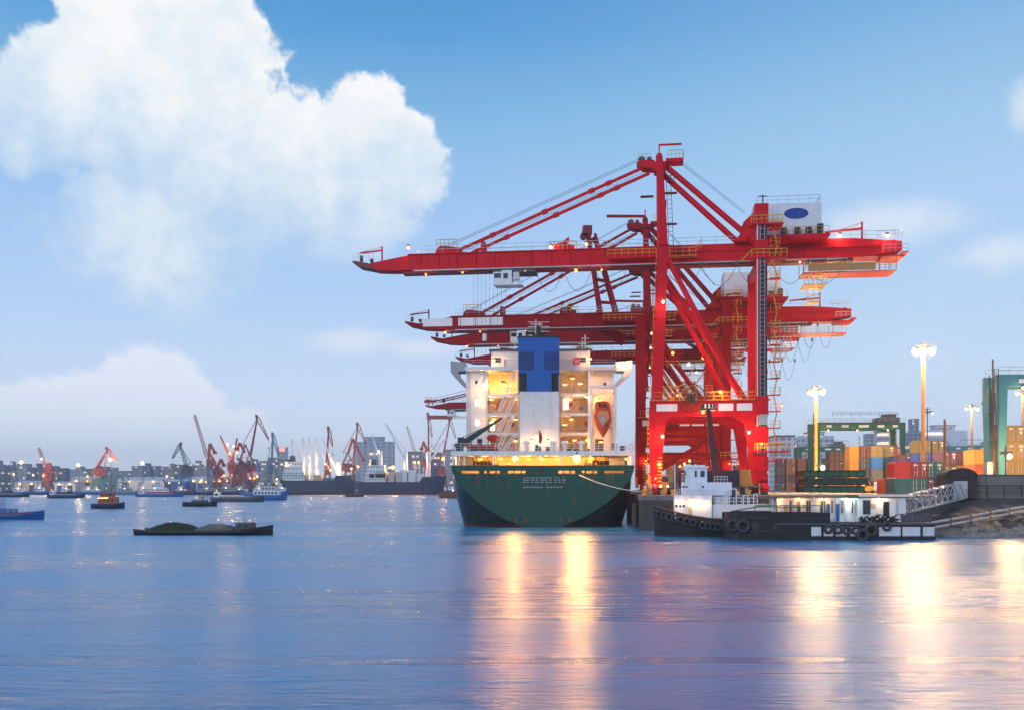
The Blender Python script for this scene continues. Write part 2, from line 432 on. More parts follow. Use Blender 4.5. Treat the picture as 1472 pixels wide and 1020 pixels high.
for k in range(1500):
    X = random.uniform(44, 130); tt = 1-abs(random.gauss(0, .16)); 
    if tt < .45 or tt > 1.0: continue
    yt = 133.2-(X-40)*.02; yb = 121.2-(X-40)*.02+1.1*math.sin(X*.31)+.6*math.sin(X*.83+1)
    Y = yt+(yb-yt)*tt-random.uniform(-.3,.9); z = max(-.05, 4.6*(1-tt)**1.15-.35*tt)
    s = random.uniform(.2,.55)
    n0 = len(m.v); m.box(-s*random.uniform(.7,1.4), s, -s, s*random.uniform(.6,1.2), -s*.6, s*random.uniform(.4,.8))
    rot = Matrix.Rotation(random.uniform(0,6.28), 3, 'Z') @ Matrix.Rotation(random.uniform(-.6,.6), 3, 'X')
    for q in range(n0, n0+8):
        p = Vector(m.v[q])*random.uniform(.8,1.15); p = rot @ p; m.v[q] = (p.x+X, p.y+Y, p.z+z)
m.build('riprap', STONE, kind='stuff')
# flood wall along the top of the bank with a pipe rail
t_ = thing('flood_wall', 'long stained brown concrete flood wall behind the arched shed', 'wall', (62.5, 133.6, QZ))
m = MB(); m.box(-1.5, 90, 0, .5, -1.2, 2.65); m.build('wall_face', CONC, t_)
m = MB(); m.box(-1.5, 90, -.06, .56, 2.65, 2.85); m.build('wall_cap', DGREY, t_)
m = MB(); m.rail([(-1.5,-1.0,-.25),(60,-1.0,-.25)], 1.6, 2.3, .06, 1); m.build('rail', BLACK, t_)
# arched boarded shed
t_ = thing('arched_shed', 'dark boarded shed with an arched roof at the top of the gangway', 'shed', (57.2, 131.6, 4.55))
shed_w = 4.3
m = MB(); arc = [(shed_w*.5+shed_w*.5*math.cos(a)*1.0, 2.85+1.1*math.sin(a)) for a in [math.pi*k/12 for k in range(13)]]
m.prism([(0.03,0)]+[(min(max(x,.03),shed_w-.03), z-.05) for x, z in arc[::-1]]+[(shed_w-.03,0)], 'y', .12, 2.6); m.build('wall', WOODD, t_)
nb = 16
for k in range(nb):
    xa = k*shed_w/nb+.02; xb = (k+1)*shed_w/nb-.02; xm = (xa+xb)/2
    u = (xm-shed_w/2)/(shed_w/2); zt = 2.85+1.1*math.sqrt(max(0,1-u*u))
    if 1.15 < xm < 3.1: 
        mm = MB(); mm.box(xa, xb, 0, .1, 2.45, zt)
    else:
        mm = MB(); mm.box(xa, xb, random.uniform(-.03,0), .1, 0, zt)
    mm.build('board', WOODD, t_)
m = MB(); m.box(1.2,3.0,-.05,.1,0.05,2.3); dr = m.build('door', paint('pale_door', (.50,.50,.54), .6, .4), t_)
m = MB(); m.box(2.75,2.85,-.12,-.05,1.0,1.2); m.build('handle', BLACK, dr)
m = MB()
for a, bb in zip(arc, arc[1:]): m.bar((a[0],0,a[1]+.04),(bb[0],0,bb[1]+.04),.3,.1)
m.bar((0,-.04,2.8),(shed_w,-.04,2.8),.08,.12); m.build('roof_trim', BLACK, t_)
# gangway truss from the pontoon up to the shed
t_ = thing('gangway', 'grey steel lattice gangway sloping from the pontoon up to the shed', 'gangway', (0,0,0))
g0 = at(1301, 736, 119.0); g1 = at(1383, 715, 129.0)
W2 = 1.5; H2 = 2.0
for side in (-1, 1):
    off = Vector((0, side*W2*.6, 0)); m = MB(); n = 8
    top = Vector((0,0,H2)); a0 = g0+off; b0 = g1+off
    m.bar(a0,b0,.14); m.bar(a0+top, a0.lerp(b0,.9)+top,.14); m.bar(a0.lerp(b0,.9)+top,b0,.14)
    m.bar(a0+top*.5, b0.lerp(a0,.05)+top*.4,.07)
    for k in range(n+1):
        p = a0.lerp(b0, .9*k/n); m.bar(p, p+top, .09)
        if k < n:
            q = a0.lerp(b0, .9*(k+1)/n)
            m.bar(p if k%2 else p+top, (q+top) if k%2 else q, .10)
    m.build('truss_side', STEEL, t_)
m = MB(); vv = [g0+Vector((0,-.8,0)),g1+Vector((0,-.8,0)),g1+Vector((0,.8,0)),g0+Vector((0,.8,0))]
m._add(vv+[p-Vector((0,0,.18)) for p in vv], [(0,1,2,3),(4,7,6,5),(0,4,5,1),(1,5,6,2),(2,6,7,3),(3,7,4,0)]); m.build('deck', DECKG, t_)
m = MB()
for k in range(9):
    p = g0.lerp(g1, .9*k/8)+Vector((0,0,H2)); m.bar(p+Vector((0,-.9,0)), p+Vector((0,.9,0)), .08)
m.build('cross_brace', STEEL, t_)
# two rusty pipes sloping down the bank
for k, (pa, pb, lab) in enumerate((((1290,759,117.5),(1540,716,132.5),'upper rusty white pipe sloping up the bank from the pontoon'),((1290,767,116.5),(1540,722,131.3),'lower rusty white pipe sloping up the bank from the pontoon'))):
    A = at(*pa); B = at(*pb); t_ = thing('bank_pipe', lab, 'pipe', A, 0, 'pipes on the bank')
    m = MB(); m.tube((0,0,0), B-A, .16, 8); m.build('pipe', paint('pipe_rusty', (.55,.50,.47), .6, .9, (.22,.08,.03), ns=1.2), t_)
    m = MB()
    for q in range(9):
        p = (B-A)*((q+.5)/9); d = (B-A).normalized(); m.tube(p-d*.08, p+d*.08, .23, 8)
    m.build('flange', RUST, t_)

# ------------------------------------------------------------------ ship-to-shore gantry cranes
def stair_tower(par, x, y, z0, z1, step, width, mp, mr):
    """zigzag stair: platforms (parts) with yellow rails"""
    n = int((z1-z0)/step)
    rails = MB(); st = MB(); plat = []
    for k in range(n+1):
        z = z0+k*step; s = 1 if k % 2 else -1
        mm = MB(); mm.box(x, x+width, y-.7, y+.7, z-.10, z); mm.box(x-.9, x, y-.1, y+.1, z-.16, z-.02)
        mm.build('stair_platform', mp, par)
        rails.rail([(x+.05,y-.65,z),(x+width-.05,y-.65,z),(x+width-.05,y+.65,z)], 1.0, .9, .03)
        if k < n:
            xa = x+.35 if k % 2 == 0 else x+width-.35; xb = x+width-.35 if k % 2 == 0 else x+.35
            for dy in (-.45, -.05):
                st.bar((xa+ (xb-xa)*.15, y+dy, z), (xb-(xb-xa)*.15, y+dy, z+step), .04, .09)
            for q in range(8):
                f = (q+.5)/8; px = xa+(xb-xa)*(.15+.7*f); st.box(px-.12, px+.12, y-.45, y-.05, z+step*f-.02, z+step*f+.02)
    rails.build('stair_rail', mr, par); st.build('stair_flight', mr, par)

def sts_crane(label, y0, gz, red, level=2, signs=True, outreach=48.0, tail=37.0, apex=None, head_style=0):
    """gz: underside of the girder above datum (river level); local z = height above the quay"""
    T = qthing('gantry_crane', label, 'crane', 0 if head_style == 0 else -2.1, y0, QZ, 'red ship-to-shore gantry cranes on the quay')
    g = gz-QZ; gt = g+3.0; ap = (apex or gz+17.3)-QZ
    YN, YF, YC = -8.0, 8.0, 0.0
    fine = level >= 2
    for y, nm in ((YN, 'near'), (YF, 'far')):
        # waterside leg: wide at the portal, tapering to the sill, then rising to the girder
        m = MB(); m.prism([(-.45,1.9),(.95,1.9),(1.75,11.2),(1.75,13.9),(1.25,14.3),(2.05,g-.2),(2.15,g+1.2),(.55,g+1.2),(.5,g-.2),(-.35,14.3),(-.65,13.9),(-.65,11.2)] if head_style == 0 else
                [(-.9,1.9),(1.0,1.9),(1.0,g+1.2),(-.9,g+1.2)], 'y', y-.7, y+.7)
        lg = m.build('waterside_leg', red, T)
        if fine:
            m = MB()
            for k in range(9): m.box(-.7+.1*k*0, 1.3, y-.74, y+.74, 3.2+k*1.15, 3.24+k*1.15) if False else None
            for z in (8, 10.4, 12.8):
                m.bar((.3,y-.74,z+.9),(1.2,y-.74,z-.2),.06); m.bar((1.2,y-.74,z-.2),(.7,y-.74,z-.1),.06)
            for z in (14.1, 20, 26, 32):
                if z < g: m.box(-.6, 2.0, y-.73, y+.73, z-.05, z+.05) if z == 14.1 else None
            m.build('leg_bracket', DRED, lg)
        # mast above the girder leaning to the apex
        m = MB(); m.bar((1.35,y,g+1.2),(.95,y*.12,ap-1.0),1.35,1.2,.95,.95); m.build('mast_leg', red, T)
        # landside leg
        if y == YN:
            m = MB(); m.box(14.75, 16.35, y-.8, y+.8, 2.2, g+ (6.6 if head_style == 0 else 3.2)); lsl = m.build('landside_leg', red, T)
            if fine:
                for z0_, z1_ in ((11.6, 14.4), (g-.9, g+1.6), (g+4.0, g+6.9), (7.6, 10.0), (3.5, 5.6)):
                    m = MB(); m.box(14.55, 16.5, y-1.0, y+.95, z0_, z1_); m.build('leg_casing', red, lsl)
                m = MB(); m.box(15.25, 16.25, y-.86, y-.81, 6, g+4.0); m.build('rack_recess', BLACK, lsl)
                m = MB(); m.box(14.85, 15.0, y-.98, y-.82, 6, g+4.0); m.build('cable_duct', WHITE, lsl)
                m = MB()
                for z0_, z1_ in ((6, 7.6), (10.0, 11.6), (14.4, g-.9), (g+1.6, g+4.0)):
                    m.ladder((15.65, y-.95, z0_), (15.65, y-.95, z1_), .65, .62, .05)
                    pass
                m.build('lift_rack', STEEL, lsl)
                m = MB(); m.box(15.1,16.3,y-1.6,y-.96,10.2,11.7); lf = m.build('lift_cage', STEEL, lsl)
        else:
            m = MB(); m.box(15.3, 16.7, y-.6, y+.6, 2.2, g); m.build('landside_leg', red, T)
        # lower splayed leg under the portal
        m = MB(); m.prism([(14.3,2.2),(15.3,2.2),(15.0,9.0),(14.2,12.6),(12.3,12.6),(12.75,11.6),(13.2,9.6),(13.9,5.2)], 'y', y-.65, y+.65)
        m.build('splay_leg', red, T)
        # portal beam with rounded haunches
        m = MB(); m.prism([(-.5,11.6),(1.6,10.9),(2.6,11.5),(11.6,11.5),(12.8,10.6),(15.6,11.6),(15.6,14.0),(-.5,14.0)], 'y', y-.75, y+.75)
        pb = m.build('portal_beam', red, T)
        if y == YN:
            for xa, xb in ((.35,3.4),(7.1,8.9),(9.35,11.5),(12.0,14.2)):
                if signs: mm = MB(); mm.box(xa, xb, y-.82, y-.752, 12.35, 13.4); mm.build('sign_panel', SIGN, pb)
            m = MB(); m.rail([(0,y-.75,14.02),(15,y-.75,14.02)], 1.15, 1.25, .035); m.rail([(0,y+.75,14.02),(15,y+.75,14.02)], 1.15, 1.25, .035)
            m.box(-.6,16.9,y-1.0,y+1.0,13.9,14.02) ; m.build('portal_walkway', YEL, pb)
        # diagonals
        m = MB(); m.tube((2.0,y,g-.6),(12.6,y,14.4),.42,10) ; m.build('diagonal_brace', red, T)
        m = MB(); m.tube((1.9,y*.7,g-.2),(14.7,y*.7+.01,15.2),.40,10) if y == YF else m.tube((1.6,y,g-7.5),(1.2,y*.2,g+.5),.2,8); m.build('diagonal_brace', red, T)
    # cross beams between the near and far frame
    for x, z, w_, h_ in ((.3,13,1.2,1.6),(16,13,1.2,1.6),(.3,2.4,1.3,1.4),(16,2.4,1.3,1.4),(1.3,g-.9,1.3,1.7),(16,g-.9,1.2,1.7)):
        m = MB(); m.box(x-w_/2, x+w_/2, YN+.7, YF-.7, z-h_/2, z+h_/2); m.build('cross_beam', red, T)
    m = MB(); m.tube((.4,YN+.6,13.6),(1.3,YF-.6,g-2),.28,8); m.build('end_brace', red, T); m = MB(); m.tube((16,YF-.6,13.6),(16,YN+.6,g-2),.28,8); m.build('end_brace', red, T)
    # wheel bogies
    for x in (0.25, 16):
        for y in (-8, 8):
            m = MB(); m.prism([(y-3.2,.95),(y+3.2,.95),(y+1.2,1.75),(y-1.2,1.75)], 'x', x-.4, x+.4)
            for dy in (-2.1, 2.1): m.prism([(y+dy-1.2,.55),(y+dy+1.2,.55),(y+dy+.4,1.05),(y+dy-.4,1.05)], 'x', x-.33, x+.33)
            bg_ = m.build('bogie', red, T)
            m = MB()
            for k in (-2.8,-1.4,1.4,2.8): m.tube((x-.2,y+k,.37),(x+.2,y+k,.37),.34,10)
            m.build('wheel', DGREY, bg_)
    # main girder and boom: box girder with a top flange, a slim lower girder and a raised nose
    m = MB()
    m.prism([(tail-6,g+.35),(tail,g+1.2),(tail,g+2.6),(tail-7,g+3.25),(20,g+3.3),(17,gt),(1,gt),(1,g+.35)], 'y', -1.4, 1.4); gd = m.build('girder', red, T)
    m = MB(); m.box(1, tail-3, -1.65, 1.65, gt-1.15, gt-1.0); m.box(1,tail-1.5,-1.7,1.7,g+.33,g+.5); m.build('girder_flange', red, gd)
    m = MB(); m.box(-outreach+8, tail-7, -1.15, 1.15, g-.12, g+.33); m.build('trolley_rail_beam', DRED, gd)
    ot = outreach
    m = MB(); m.prism([(1,g+.35),(1,gt),(-ot+10,gt-.1),(-ot+4.2,g+1.9),(-ot+2.4,g+1.55),(-ot+3.6,g+.5),(-ot+6,g+.35)], 'y', -1.35, 1.35); bo = m.build('boom', red, T)
    m = MB(); m.box(-ot+8,1,-1.6,1.6,g+.33,g+.5); m.box(-ot+9,1,-1.6,1.6,gt-.25,gt-.1)
    for k in range(12): m.box(-ot+9+k*3.3, -ot+9.06+k*3.3, -1.42, 1.42, g+.5, gt-.26)
    m.build('boom_flange', red, bo)
    m = MB(); m.prism([(-ot+3.6,g+.6),(-ot+2.6,g+1.6),(-ot,g+2.1),(-ot-.1,g+1.8),(-ot+.8,g+1.2)], 'y', -1.6, 1.6); m.build('boom_nose', DRED if fine else red, bo)
    for pts9, sp9 in (([(-ot,-1.6,g+2.1),(-ot+3.4,-1.6,g+2.0)],.9),([(-ot+10,-1.4,gt),(0,-1.4,gt)],2.4),([(-ot+10,1.4,gt),(0,1.4,gt)],2.4),([(3,-1.4,gt),(14,-1.4,gt)],2.4),([(25.2,-1.4,gt+.3),(tail-1,-1.4,gt+.1)],2.4)):
        m = MB(); m.rail(pts9, 1.1, sp9, .03); m.build('girder_rail', STEEL, gd)
    if signs and level < 2:
        for xa, xb in ((-42.5,-36.6),(-35.4,-26.6)) : mm = MB(); mm.box(xa+ (0 if y0 < 60 else 8), xb+(0 if y0 < 60 else 3), -1.45, -1.36, g+.95, g+2.5); mm.build('sign_panel', SIGN, bo)
    # nose jib
    m = MB(); m.bar((-ot+4.4,0,g+1.8),(-ot+4.4,0,gt+1.6),.22); m.bar((-ot+4.4,0,gt+1.0),(-ot+.6,0,gt+.6),.22); m.bar((-ot+4.4,0,gt+1.5),(-ot+.6,0,gt+.7),.06); m.build('nose_jib', red, bo)
    for sx9, sy9, sz9 in ((1.2,-.8,.9),(2.6,.3,.6)): m = MB(); m.tube((-ot+sx9,sy9,g+2.1),(-ot+sx9,sy9,g+2.1+sz9),.3,8); m.build('sheave', DGREY, bo)
    # walkway bracket at the boom hinge
    m = MB(); m.prism([(-8.5,g+3.0),(-6.9,g+.9),(.5,g+.9),(.5,g+1.0),(-6.8,g+1.05),(-8.3,g+3.0)], 'y', -3.0, -1.7); m.build('hinge_walkway', red, gd)
    m = MB(); m.rail([(-7.0,-3.0,g+1.05),(.4,-3.0,g+1.05)], 1.2, 1.0, .05, 1); m.rail([(2.4,-3.0,g+1.05),(6.4,-3.0,g+1.05),(7.2,-3,g+2.2)], 1.2, 1.0, .05, 1); m.box(2.4,6.6,-3.1,-1.7,g+.95,g+1.05); m.build('hinge_rail', YEL, gd)
    # apex head
    m = MB(); m.box(.1,1.9,-1.4,1.4,ap-2.6,ap-1.2); m.prism([(-2.6,ap-1.2),(-1.6,ap-2.0),(.2,ap-2.2),(.2,ap-.9),(-2.2,ap-.9)], 'y', -1.3, 1.3)
    m.box(1.9,4.6,-1.2,1.2,ap-1.25,ap-.7); m.lathe([(.5,ap-1.2),(.55,ap),(.3,ap+.5)], (.9,0,0), 10); hd = m.build('apex_head', red, T)
    m = MB(); m.bar((.9,0,ap),(.9,0,ap+1.9),.2); m.bar((.9,0,ap+1.8),(4.4,0,ap+1.8),.18,.28) if head_style == 0 else m.bar((.9,0,ap+.6),(-6.5,0,ap+.9),.3,.5)
    m.build('apex_jib', red, hd)
    m = MB(); m.rail([(2.2,-1.2,ap-.7),(4.6,-1.2,ap-.7),(4.6,1.2,ap-.7)], 1.2, .6, .035); m.build('head_rail', YEL, hd); m = MB(); m.rail([(-2.4,-1.3,ap-.9),(-.4,-1.3,ap-.9)],1.0,.7,.03); m.build('head_rail', YEL, hd)
    for sx9, sr in ((-1.8,.55),(-.6,.4)): m = MB(); m.tube((sx9,-.5,ap-.5),(sx9,.5,ap-.5),sr,10); m.build('sheave', DGREY, hd)
    # mast tie, mast ladder and platforms
    m = MB(); m.box(.6,1.9,-5.2,5.2,g+8.2,g+9.0); m.build('mast_tie', red, T)
    m = MB(); m.ladder((2.7,-1.6,g+3),(2.3,-.6,ap-2.8),.7,.7,.05); m.rail([(2,-1.5,ap-4.5),(3.2,-1.5,ap-4.5)],1,.6)
    for z in (g+6.2, g+11.0): m.box(1.6,3.6,-2,-1,z,z+.1); m.box(-2,0,-2,-1,z-.4,z-.3)
    m.build('mast_ladder', DRED, T)
    # forestays and backstays
    for yy in (-.15,):
        for (xa, za, xb, zb) in ((-1.6,ap-1.7,-31.4,gt+.4),(-.6,ap-2.6,-28.8,gt+.1)):
            m = MB(); a = Vector((xa,yy*.8,za)); bq = Vector((xb,yy,zb)); m.bar(a,bq,.34,.44)
            for f in (.18,.27,.52,.8): c_ = a.lerp(bq,f); d_ = (bq-a).normalized(); m.bar(c_-d_*.45,c_+d_*.45,.45,.68)
            m.build('forestay', red, T)
        for (xa, za, xb, zb) in ((1.9,ap-1.6,14.6,gt+1.2),(1.5,ap-2.9,13.2,gt+.1)):
            m = MB(); m.tube((xa,yy*.8,za),(xb,yy*2.2,zb),.46,12); m.build('backstay', red, T)
    m = MB()
    for yy in (-.5,.5):
        m.path([(-2.2,yy,ap-.4),(-33.4,yy,gt+1.1)],.035,4); m.path([(-.9,yy,ap-2.3),(-31,yy,gt+.2)],.03,4); m.path([(4,yy,ap-.9),(14,yy,gt+5)],.03,4)
    m.build('hoist_rope', CABLE, T)
    m = MB(); m.prism([(-34.6,gt),(-30.2,gt),(-30.6,gt+.8),(-33.8,gt+1.2),(-34.4,gt+.7)], 'y', -1.0, 1.0)
    m.box(-27.2,-26.5,-1.2,1.2,gt,gt+1.6); m.build('stay_anchor', red, bo)
    for pts9 in ([(-34.4,-1.2,gt+.9),(-31,-1.2,gt+.9)],[(-16.2,-1.3,gt),(-12,-1.3,gt)]): m = MB(); m.rail(pts9,1.2,.7,.05); m.build('anchor_rail', YEL, bo)
    m = MB(); m.prism([(-15.5,gt),(-12.4,gt),(-12.4,gt+.7),(-13.5,gt+.9),(-13.2,gt+2.0),(-14.4,gt+1.1),(-15.5,gt+.9)], 'y', -.9, .9); m.build('boom_hoist_latch', red, bo)
    # trolley with its operator cab and ropes
    tx = -23.0
    tr = MB(); tr.box(tx-2.2,tx+4.6,-1.9,1.9,g-.55,g-.15); trl = tr.build('trolley', DGREY, T)
    m = MB(); m.box(tx-2.0,tx-.7,-2.3,-.2,g-2.5,g-.55); m.box(tx-.7,tx+.9,-2.3,-.2,g-2.5,g-.3); cb = m.build('cab', WHITE, trl)
    m = MB(); m.box(tx-1.85,tx-.8,-2.34,-2.302,g-1.5,g-.75); m.box(tx-.4,tx+.3,-2.34,-2.302,g-1.6,g-.8); m.box(tx-2.04,tx-2.003,-2.1,-.4,g-2.3,g-.8); m.build('window', GLASS, cb)
    m = MB(); m.box(tx-1.8,tx+2.6,-2.5,0,g-2.7,g-2.58); m.rail([(tx+.95,-2.45,g-2.58),(tx+2.5,-2.45,g-2.58)],1.0,.5,.04); m.build('cab_platform', WHITE, trl)
    if fine:
        m = MB(); m.box(tx+1.0,tx+2.0,-1.9,-.6,g-1.8,g-.55); m.build('winch_box', STEEL, trl)
        m = MB()
        for k in range(9):
            x = tx-5.4+k*.62; m.path([(x,-.6+.12*k,g-.2),(x,-.6+.12*k,g-13)],.022,4)
        m.build('hoist_rope', CABLE, trl)
    # festoon loops
    m = MB(); xs = [2+5.3*k for k in range(6)] if fine else [12.5+2.9*k for k in range(9)]
    for xa, xb in zip(xs, xs[1:]):
        sag = 3.0 if fine else 4.2
        m.path([(xa+(xb-xa)*q/10,-1.9,g-.5-sag*4*(q/10)*(1-q/10)) for q in range(11)],.035,4)
    if fine:
        for xa, xb in ((-18.3,-14),(-14,-9.5),(-9,-4)): m.path([(xa+(xb-xa)*q/10,-1.9,g-.4-3.4*4*(q/10)*(1-q/10)) for q in range(11)],.035,4)
    m.build('festoon_cable', CABLE, T, kind='stuff')
    m = MB()
    for x in xs: m.box(x-.2,x+.2,-2.05,-1.75,g-.55,g+.1)
    m.build('festoon_trolley', DGREY, T)
    # machinery house with floor, units, rails
    hx0, hx1 = (15.2, 24.9) if head_style == 0 else (15.5, 26)
    hz = gt+.35 if head_style == 0 else gt+1.6
    hh9 = 4.9; m = MB(); m.prism([(-3.6,hz),(3.6,hz),(3.6,hz+hh9),(0,hz+hh9+.5),(-3.6,hz+hh9)], 'x', hx0, hx1)
    mh = m.build('machine_house', paint('house_white', (.74,.75,.80), .5, .12, (.35,.33,.3)), T)
    m = MB(); n = 36
    for k in range(n): x = hx0+(hx1-hx0)*(k+.5)/n; m.box(x-.05,x+.05,-3.65,-3.6,hz+.1,hz+hh9-.05)
    m.build('wall_rib', MATS['house_white'], mh)
    m = MB(); m.prism([(hx0+6.0+1.95*math.cos(a), hz+3.3+.98*math.sin(a)) for a in [2*math.pi*k/40 for k in range(40)]], 'y', -3.69, -3.655); m.build('logo_rim', SIGN, mh)
    m = MB(); m.prism([(hx0+6.0+1.8*math.cos(a), hz+3.3+.84*math.sin(a)) for a in [2*math.pi*k/40 for k in range(40)]], 'y', -3.72, -3.693); m.build('logo', LBLUE, mh)
    m = MB(); m.rail([(hx0+.2,-3.5,hz+hh9+.05),(hx1-.2,-3.5,hz+hh9+.05),(hx1-.2,3.5,hz+hh9+.05)],1.1,1.5,.03); m.build('roof_rail', STEEL, mh)
    m = MB(); m.prism([(hx0-1.2,hz-.02),(hx0-.6,hz-.7),(hx1+.6,hz-.72),(hx1+1.1,hz-.35),(hx1+1.1,hz-.02)], 'y', -4.6, 4.6); m.build('house_floor', red, T)
    m = MB(); m.rail([(hx0,-4.5,hz),(hx1+1,-4.5,hz)],1.1,1.1,.035); m.build('floor_rail', YEL, mh)
    for k, x in enumerate((hx1-6.0, hx1-4.0, hx1-2.4, hx1-.7)):
        mm = MB(); mm.box(x, x+.85, -4.4, -3.72, hz, hz+ (1.05 if k < 3 else 1.5)); mm.build('cooling_unit', BLACK, mh)
    # supports of the machinery house
    m = MB()
    for x in (hx0, hx1-1): mm = MB(); mm.box(x,x+.8,-3.4,3.4,gt-.5,hz-.71); mm.build('house_support', red, T)
    m.prism([(12.2,gt),(15.0,gt),(15.0,gt+4.2),(13.5,gt+2.8),(13.6,gt+1.6)], 'y', -3, 3); m.build('house_support', red, T)
    # tail: jib and hanging maintenance platform
    m = MB(); m.bar((tail-5.5,0,gt),(tail-5.5,0,gt+3.0),.25); m.bar((tail-5.4,0,gt+2.0),(tail-11,0,gt+1.6),.26,.3); m.bar((tail-5.4,0,gt+2.9),(tail-9,0,gt+1.8),.07); m.build('tail_jib', red, gd)
    m = MB(); m.tube((tail-1.2,-1.2,g+2.2),(tail-1.2,1.2,g+2.2),.7,12); m.build('tail_drum', red, gd); m = MB(); m.box(tail-.2,tail+.7,-2.4,2.4,g+.6,g+.8); m.box(tail-3,tail+.2,-2.3,2.3,g+.1,g+.35); m.build('tail_platform', red, gd)
    m = MB(); m.rail([(tail-3,-2.4,g+.8),(tail+.7,-2.4,g+.8)],1.1,.9,.04); m.rail([(tail-3.5,-1.5,gt),(tail,-1.5,gt)],1.2,.6,.04); m.build('tail_rail', STEEL, gd)
    hp = MB(); zz = g-1.9
    for x in (tail-14.5, tail-11.2, tail-8.6, tail-3.5, tail-1.0): 
        for y in (-2.2, 2.2): hp.bar((x,y,zz),(x,y,g+.2),.09)
    hp.box(tail-14.6,tail-1,-2.3,2.3,zz-.12,zz); hp.build('hanging_platform', red, T)
    m = MB(); m.rail([(tail-14.6,-2.3,zz),(tail-1,-2.3,zz)],1.2,.8,.05,2); 
    for x in (tail-14.4,): m.box(x,x+3.3,-2.2,2.2,zz-3.0 if head_style else zz-1.9,zz-1.75 if not head_style else zz-2.85); m.rail([(x,-2.2,zz-1.8),(x+3.3,-2.2,zz-1.8)],1.2,.6,.05); m.rail([(x+.7,-1.2,zz-4.2),(x+2.4,-1.2,zz-4.2)],2.0,.85,.06); m.box(x+.7,x+2.4,-1.3,1.3,zz-4.35,zz-4.2)
    m.build('platform_rail', YEL if fine else STEEL, T)
    if fine:
        m = MB(); m.box(tail-13.8,tail-4,-2.36,-2.3,zz+.1,zz+1.15); m.build('netting', paint('orange_net',(.50,.26,.10),.8,.3), T)
    # stair tower beside the landside leg
    stair_tower(T, 16.8, YN+.1, 5.0, g+5.0, 2.42, 1.5, red, YEL)
    # landside leg top platforms
    for b6 in ((14.0,19.2,YN-1.2,YN+1.2,g-1.1,g-.9),(13.9,18.6,YN-1.2,YN+1.2,g+3.8,g+4.0),(14.4,19.6,YN-1.3,YN+1.2,6.2,6.4)): m = MB(); m.box(*b6); m.build('leg_platform', red, T)
    for p9 in ([(14.0,YN-1.2,g+4.0),(18.5,YN-1.2,g+4.0)],[(14.5,YN-1.3,6.4),(19.5,YN-1.3,6.4)]): m = MB(); m.rail(p9,1.1,.8,.05); m.build('leg_platform_rail', YEL, T)
    m = MB(); m.rail([(14.1,YN-1.2,g-.9),(19.1,YN-1.2,g-.9)],1.1,.8,.05); m.bar((14.1,YN-1.2,g+.1),(12.6,YN-1.2,g-1.4),.12); m.build('leg_platform_rail', YEL, T)
    m = MB(); zq = g+(6.9 if head_style == 0 else 3.2); m.bar((15.8,YN,zq),(15.8,YN,zq+1.5),.18); m.bar((15.2,YN,zq+1.3),(16.4,YN,zq+1.3),.12); m.build('leg_top_post', DGREY, T)
    # cable reel hanging beside the portal
    rx, ry, rz_ = 5.4, YN-1.4, 14.2
    m = MB(); m.torus((rx,ry,rz_),2.05,.07,'y',36,5); m.torus((rx,ry,rz_),.55,.08,'y',16,5); m.torus((rx,ry,rz_),1.3,.05,'y',24,4); m.tube((rx,ry-.3,rz_),(rx,ry+.8,rz_),.22,10); rl = m.build('cable_reel', BLACK, T)
    m = MB()
    for k in range(36):
        a = 2*math.pi*k/36; m.bar((rx,ry,rz_),(rx+2.05*math.cos(a),ry,rz_+2.05*math.sin(a)),.07)
    m.build('reel_spoke', RUST, rl)
    m = MB()
    if head_style == 0:
        m.box(8.2,10.6,2,6,14.05,16.0)
        m.build('drive_cabin', DRED, T)
    m = MB(); m.box(-ot+10,tail-8,-1.95,-1.66,g+.05,g+.2); m.build('cable_tray', STEEL, gd)
    m = MB()
    for q in range(26):
        x9 = -ot+11+q*3.0
        if x9 < tail-8: m.box(x9,x9+.09,-1.50,-1.36,g+.5,gt-.3)
    m.build('girder_stiffener', red, gd)
    m = MB()
    for z9 in (g*.35, g*.5, g*.65, g*.8, g*.95): m.box(14.65,16.45,YN-.88,YN+.88,z9,z9+.18)
    m.build('leg_flange', red, T)
    m = MB()
    for f9 in (.3,.55,.8):
        z9 = 14.3+(g-14.3)*f9; x9 = -.35+.85*f9; m.box(x9-.12,x9+1.75,YN-.78,YN+.78,z9,z9+.16)
    m.build('leg_flange', red, T)
    # lower bracing and service gear between the legs
    if level < 2:
        for y in (YN, YF):
            m = MB(); m.bar((1.0,y,3.0),(13.6,y,10.6),.7); m.build('portal_brace', red, T)
            m = MB(); m.bar((.8,y,7.2),(14.0,y,7.2),.55,.7); m.build('portal_brace', red, T)
        for zz9 in (14.1, 18.5, 23):
            m = MB(); m.rail([(2,YN-.8,zz9),(13,YN-.8,zz9)],1.2,1.0,.04,1); m.build('service_rail', YEL, T)
        m = MB(); m.box(3,7.5,-5,-1,14.2,17.0); m.build('electrical_room', DRED, T)
        m = MB(); m.path([(4+q*.8,-3,23-7*4*(q/10)*(1-q/10)*.5) for q in range(11)],.13,5); m.path([(3+q*.7,-2,24-8*4*(q/10)*(1-q/10)*.5) for q in range(11)],.10,5); m.build('power_cable', YEL, T)
    m = MB(); m.ladder((-.95,YN-.2,2),(-.95,YN-.2,11),.6,.5,.04,(0,1,0)); m.ladder((-.6,YN-.2,14),(.35,YN-.2,g),.6,.5,.04,(0,1,0)); m.build('leg_ladder', YEL, T)
    m = MB()
    for q in range(14):
        z9 = 3+q*.75; m.box(-1.0,-.7,YN-.75,YN-.45,z9,z9+.2)
    for q in range(9): m.box(.4+.1*(q%3),1.2,YN-1.0,YN-.72,1.4+q*.5,1.6+q*.5)
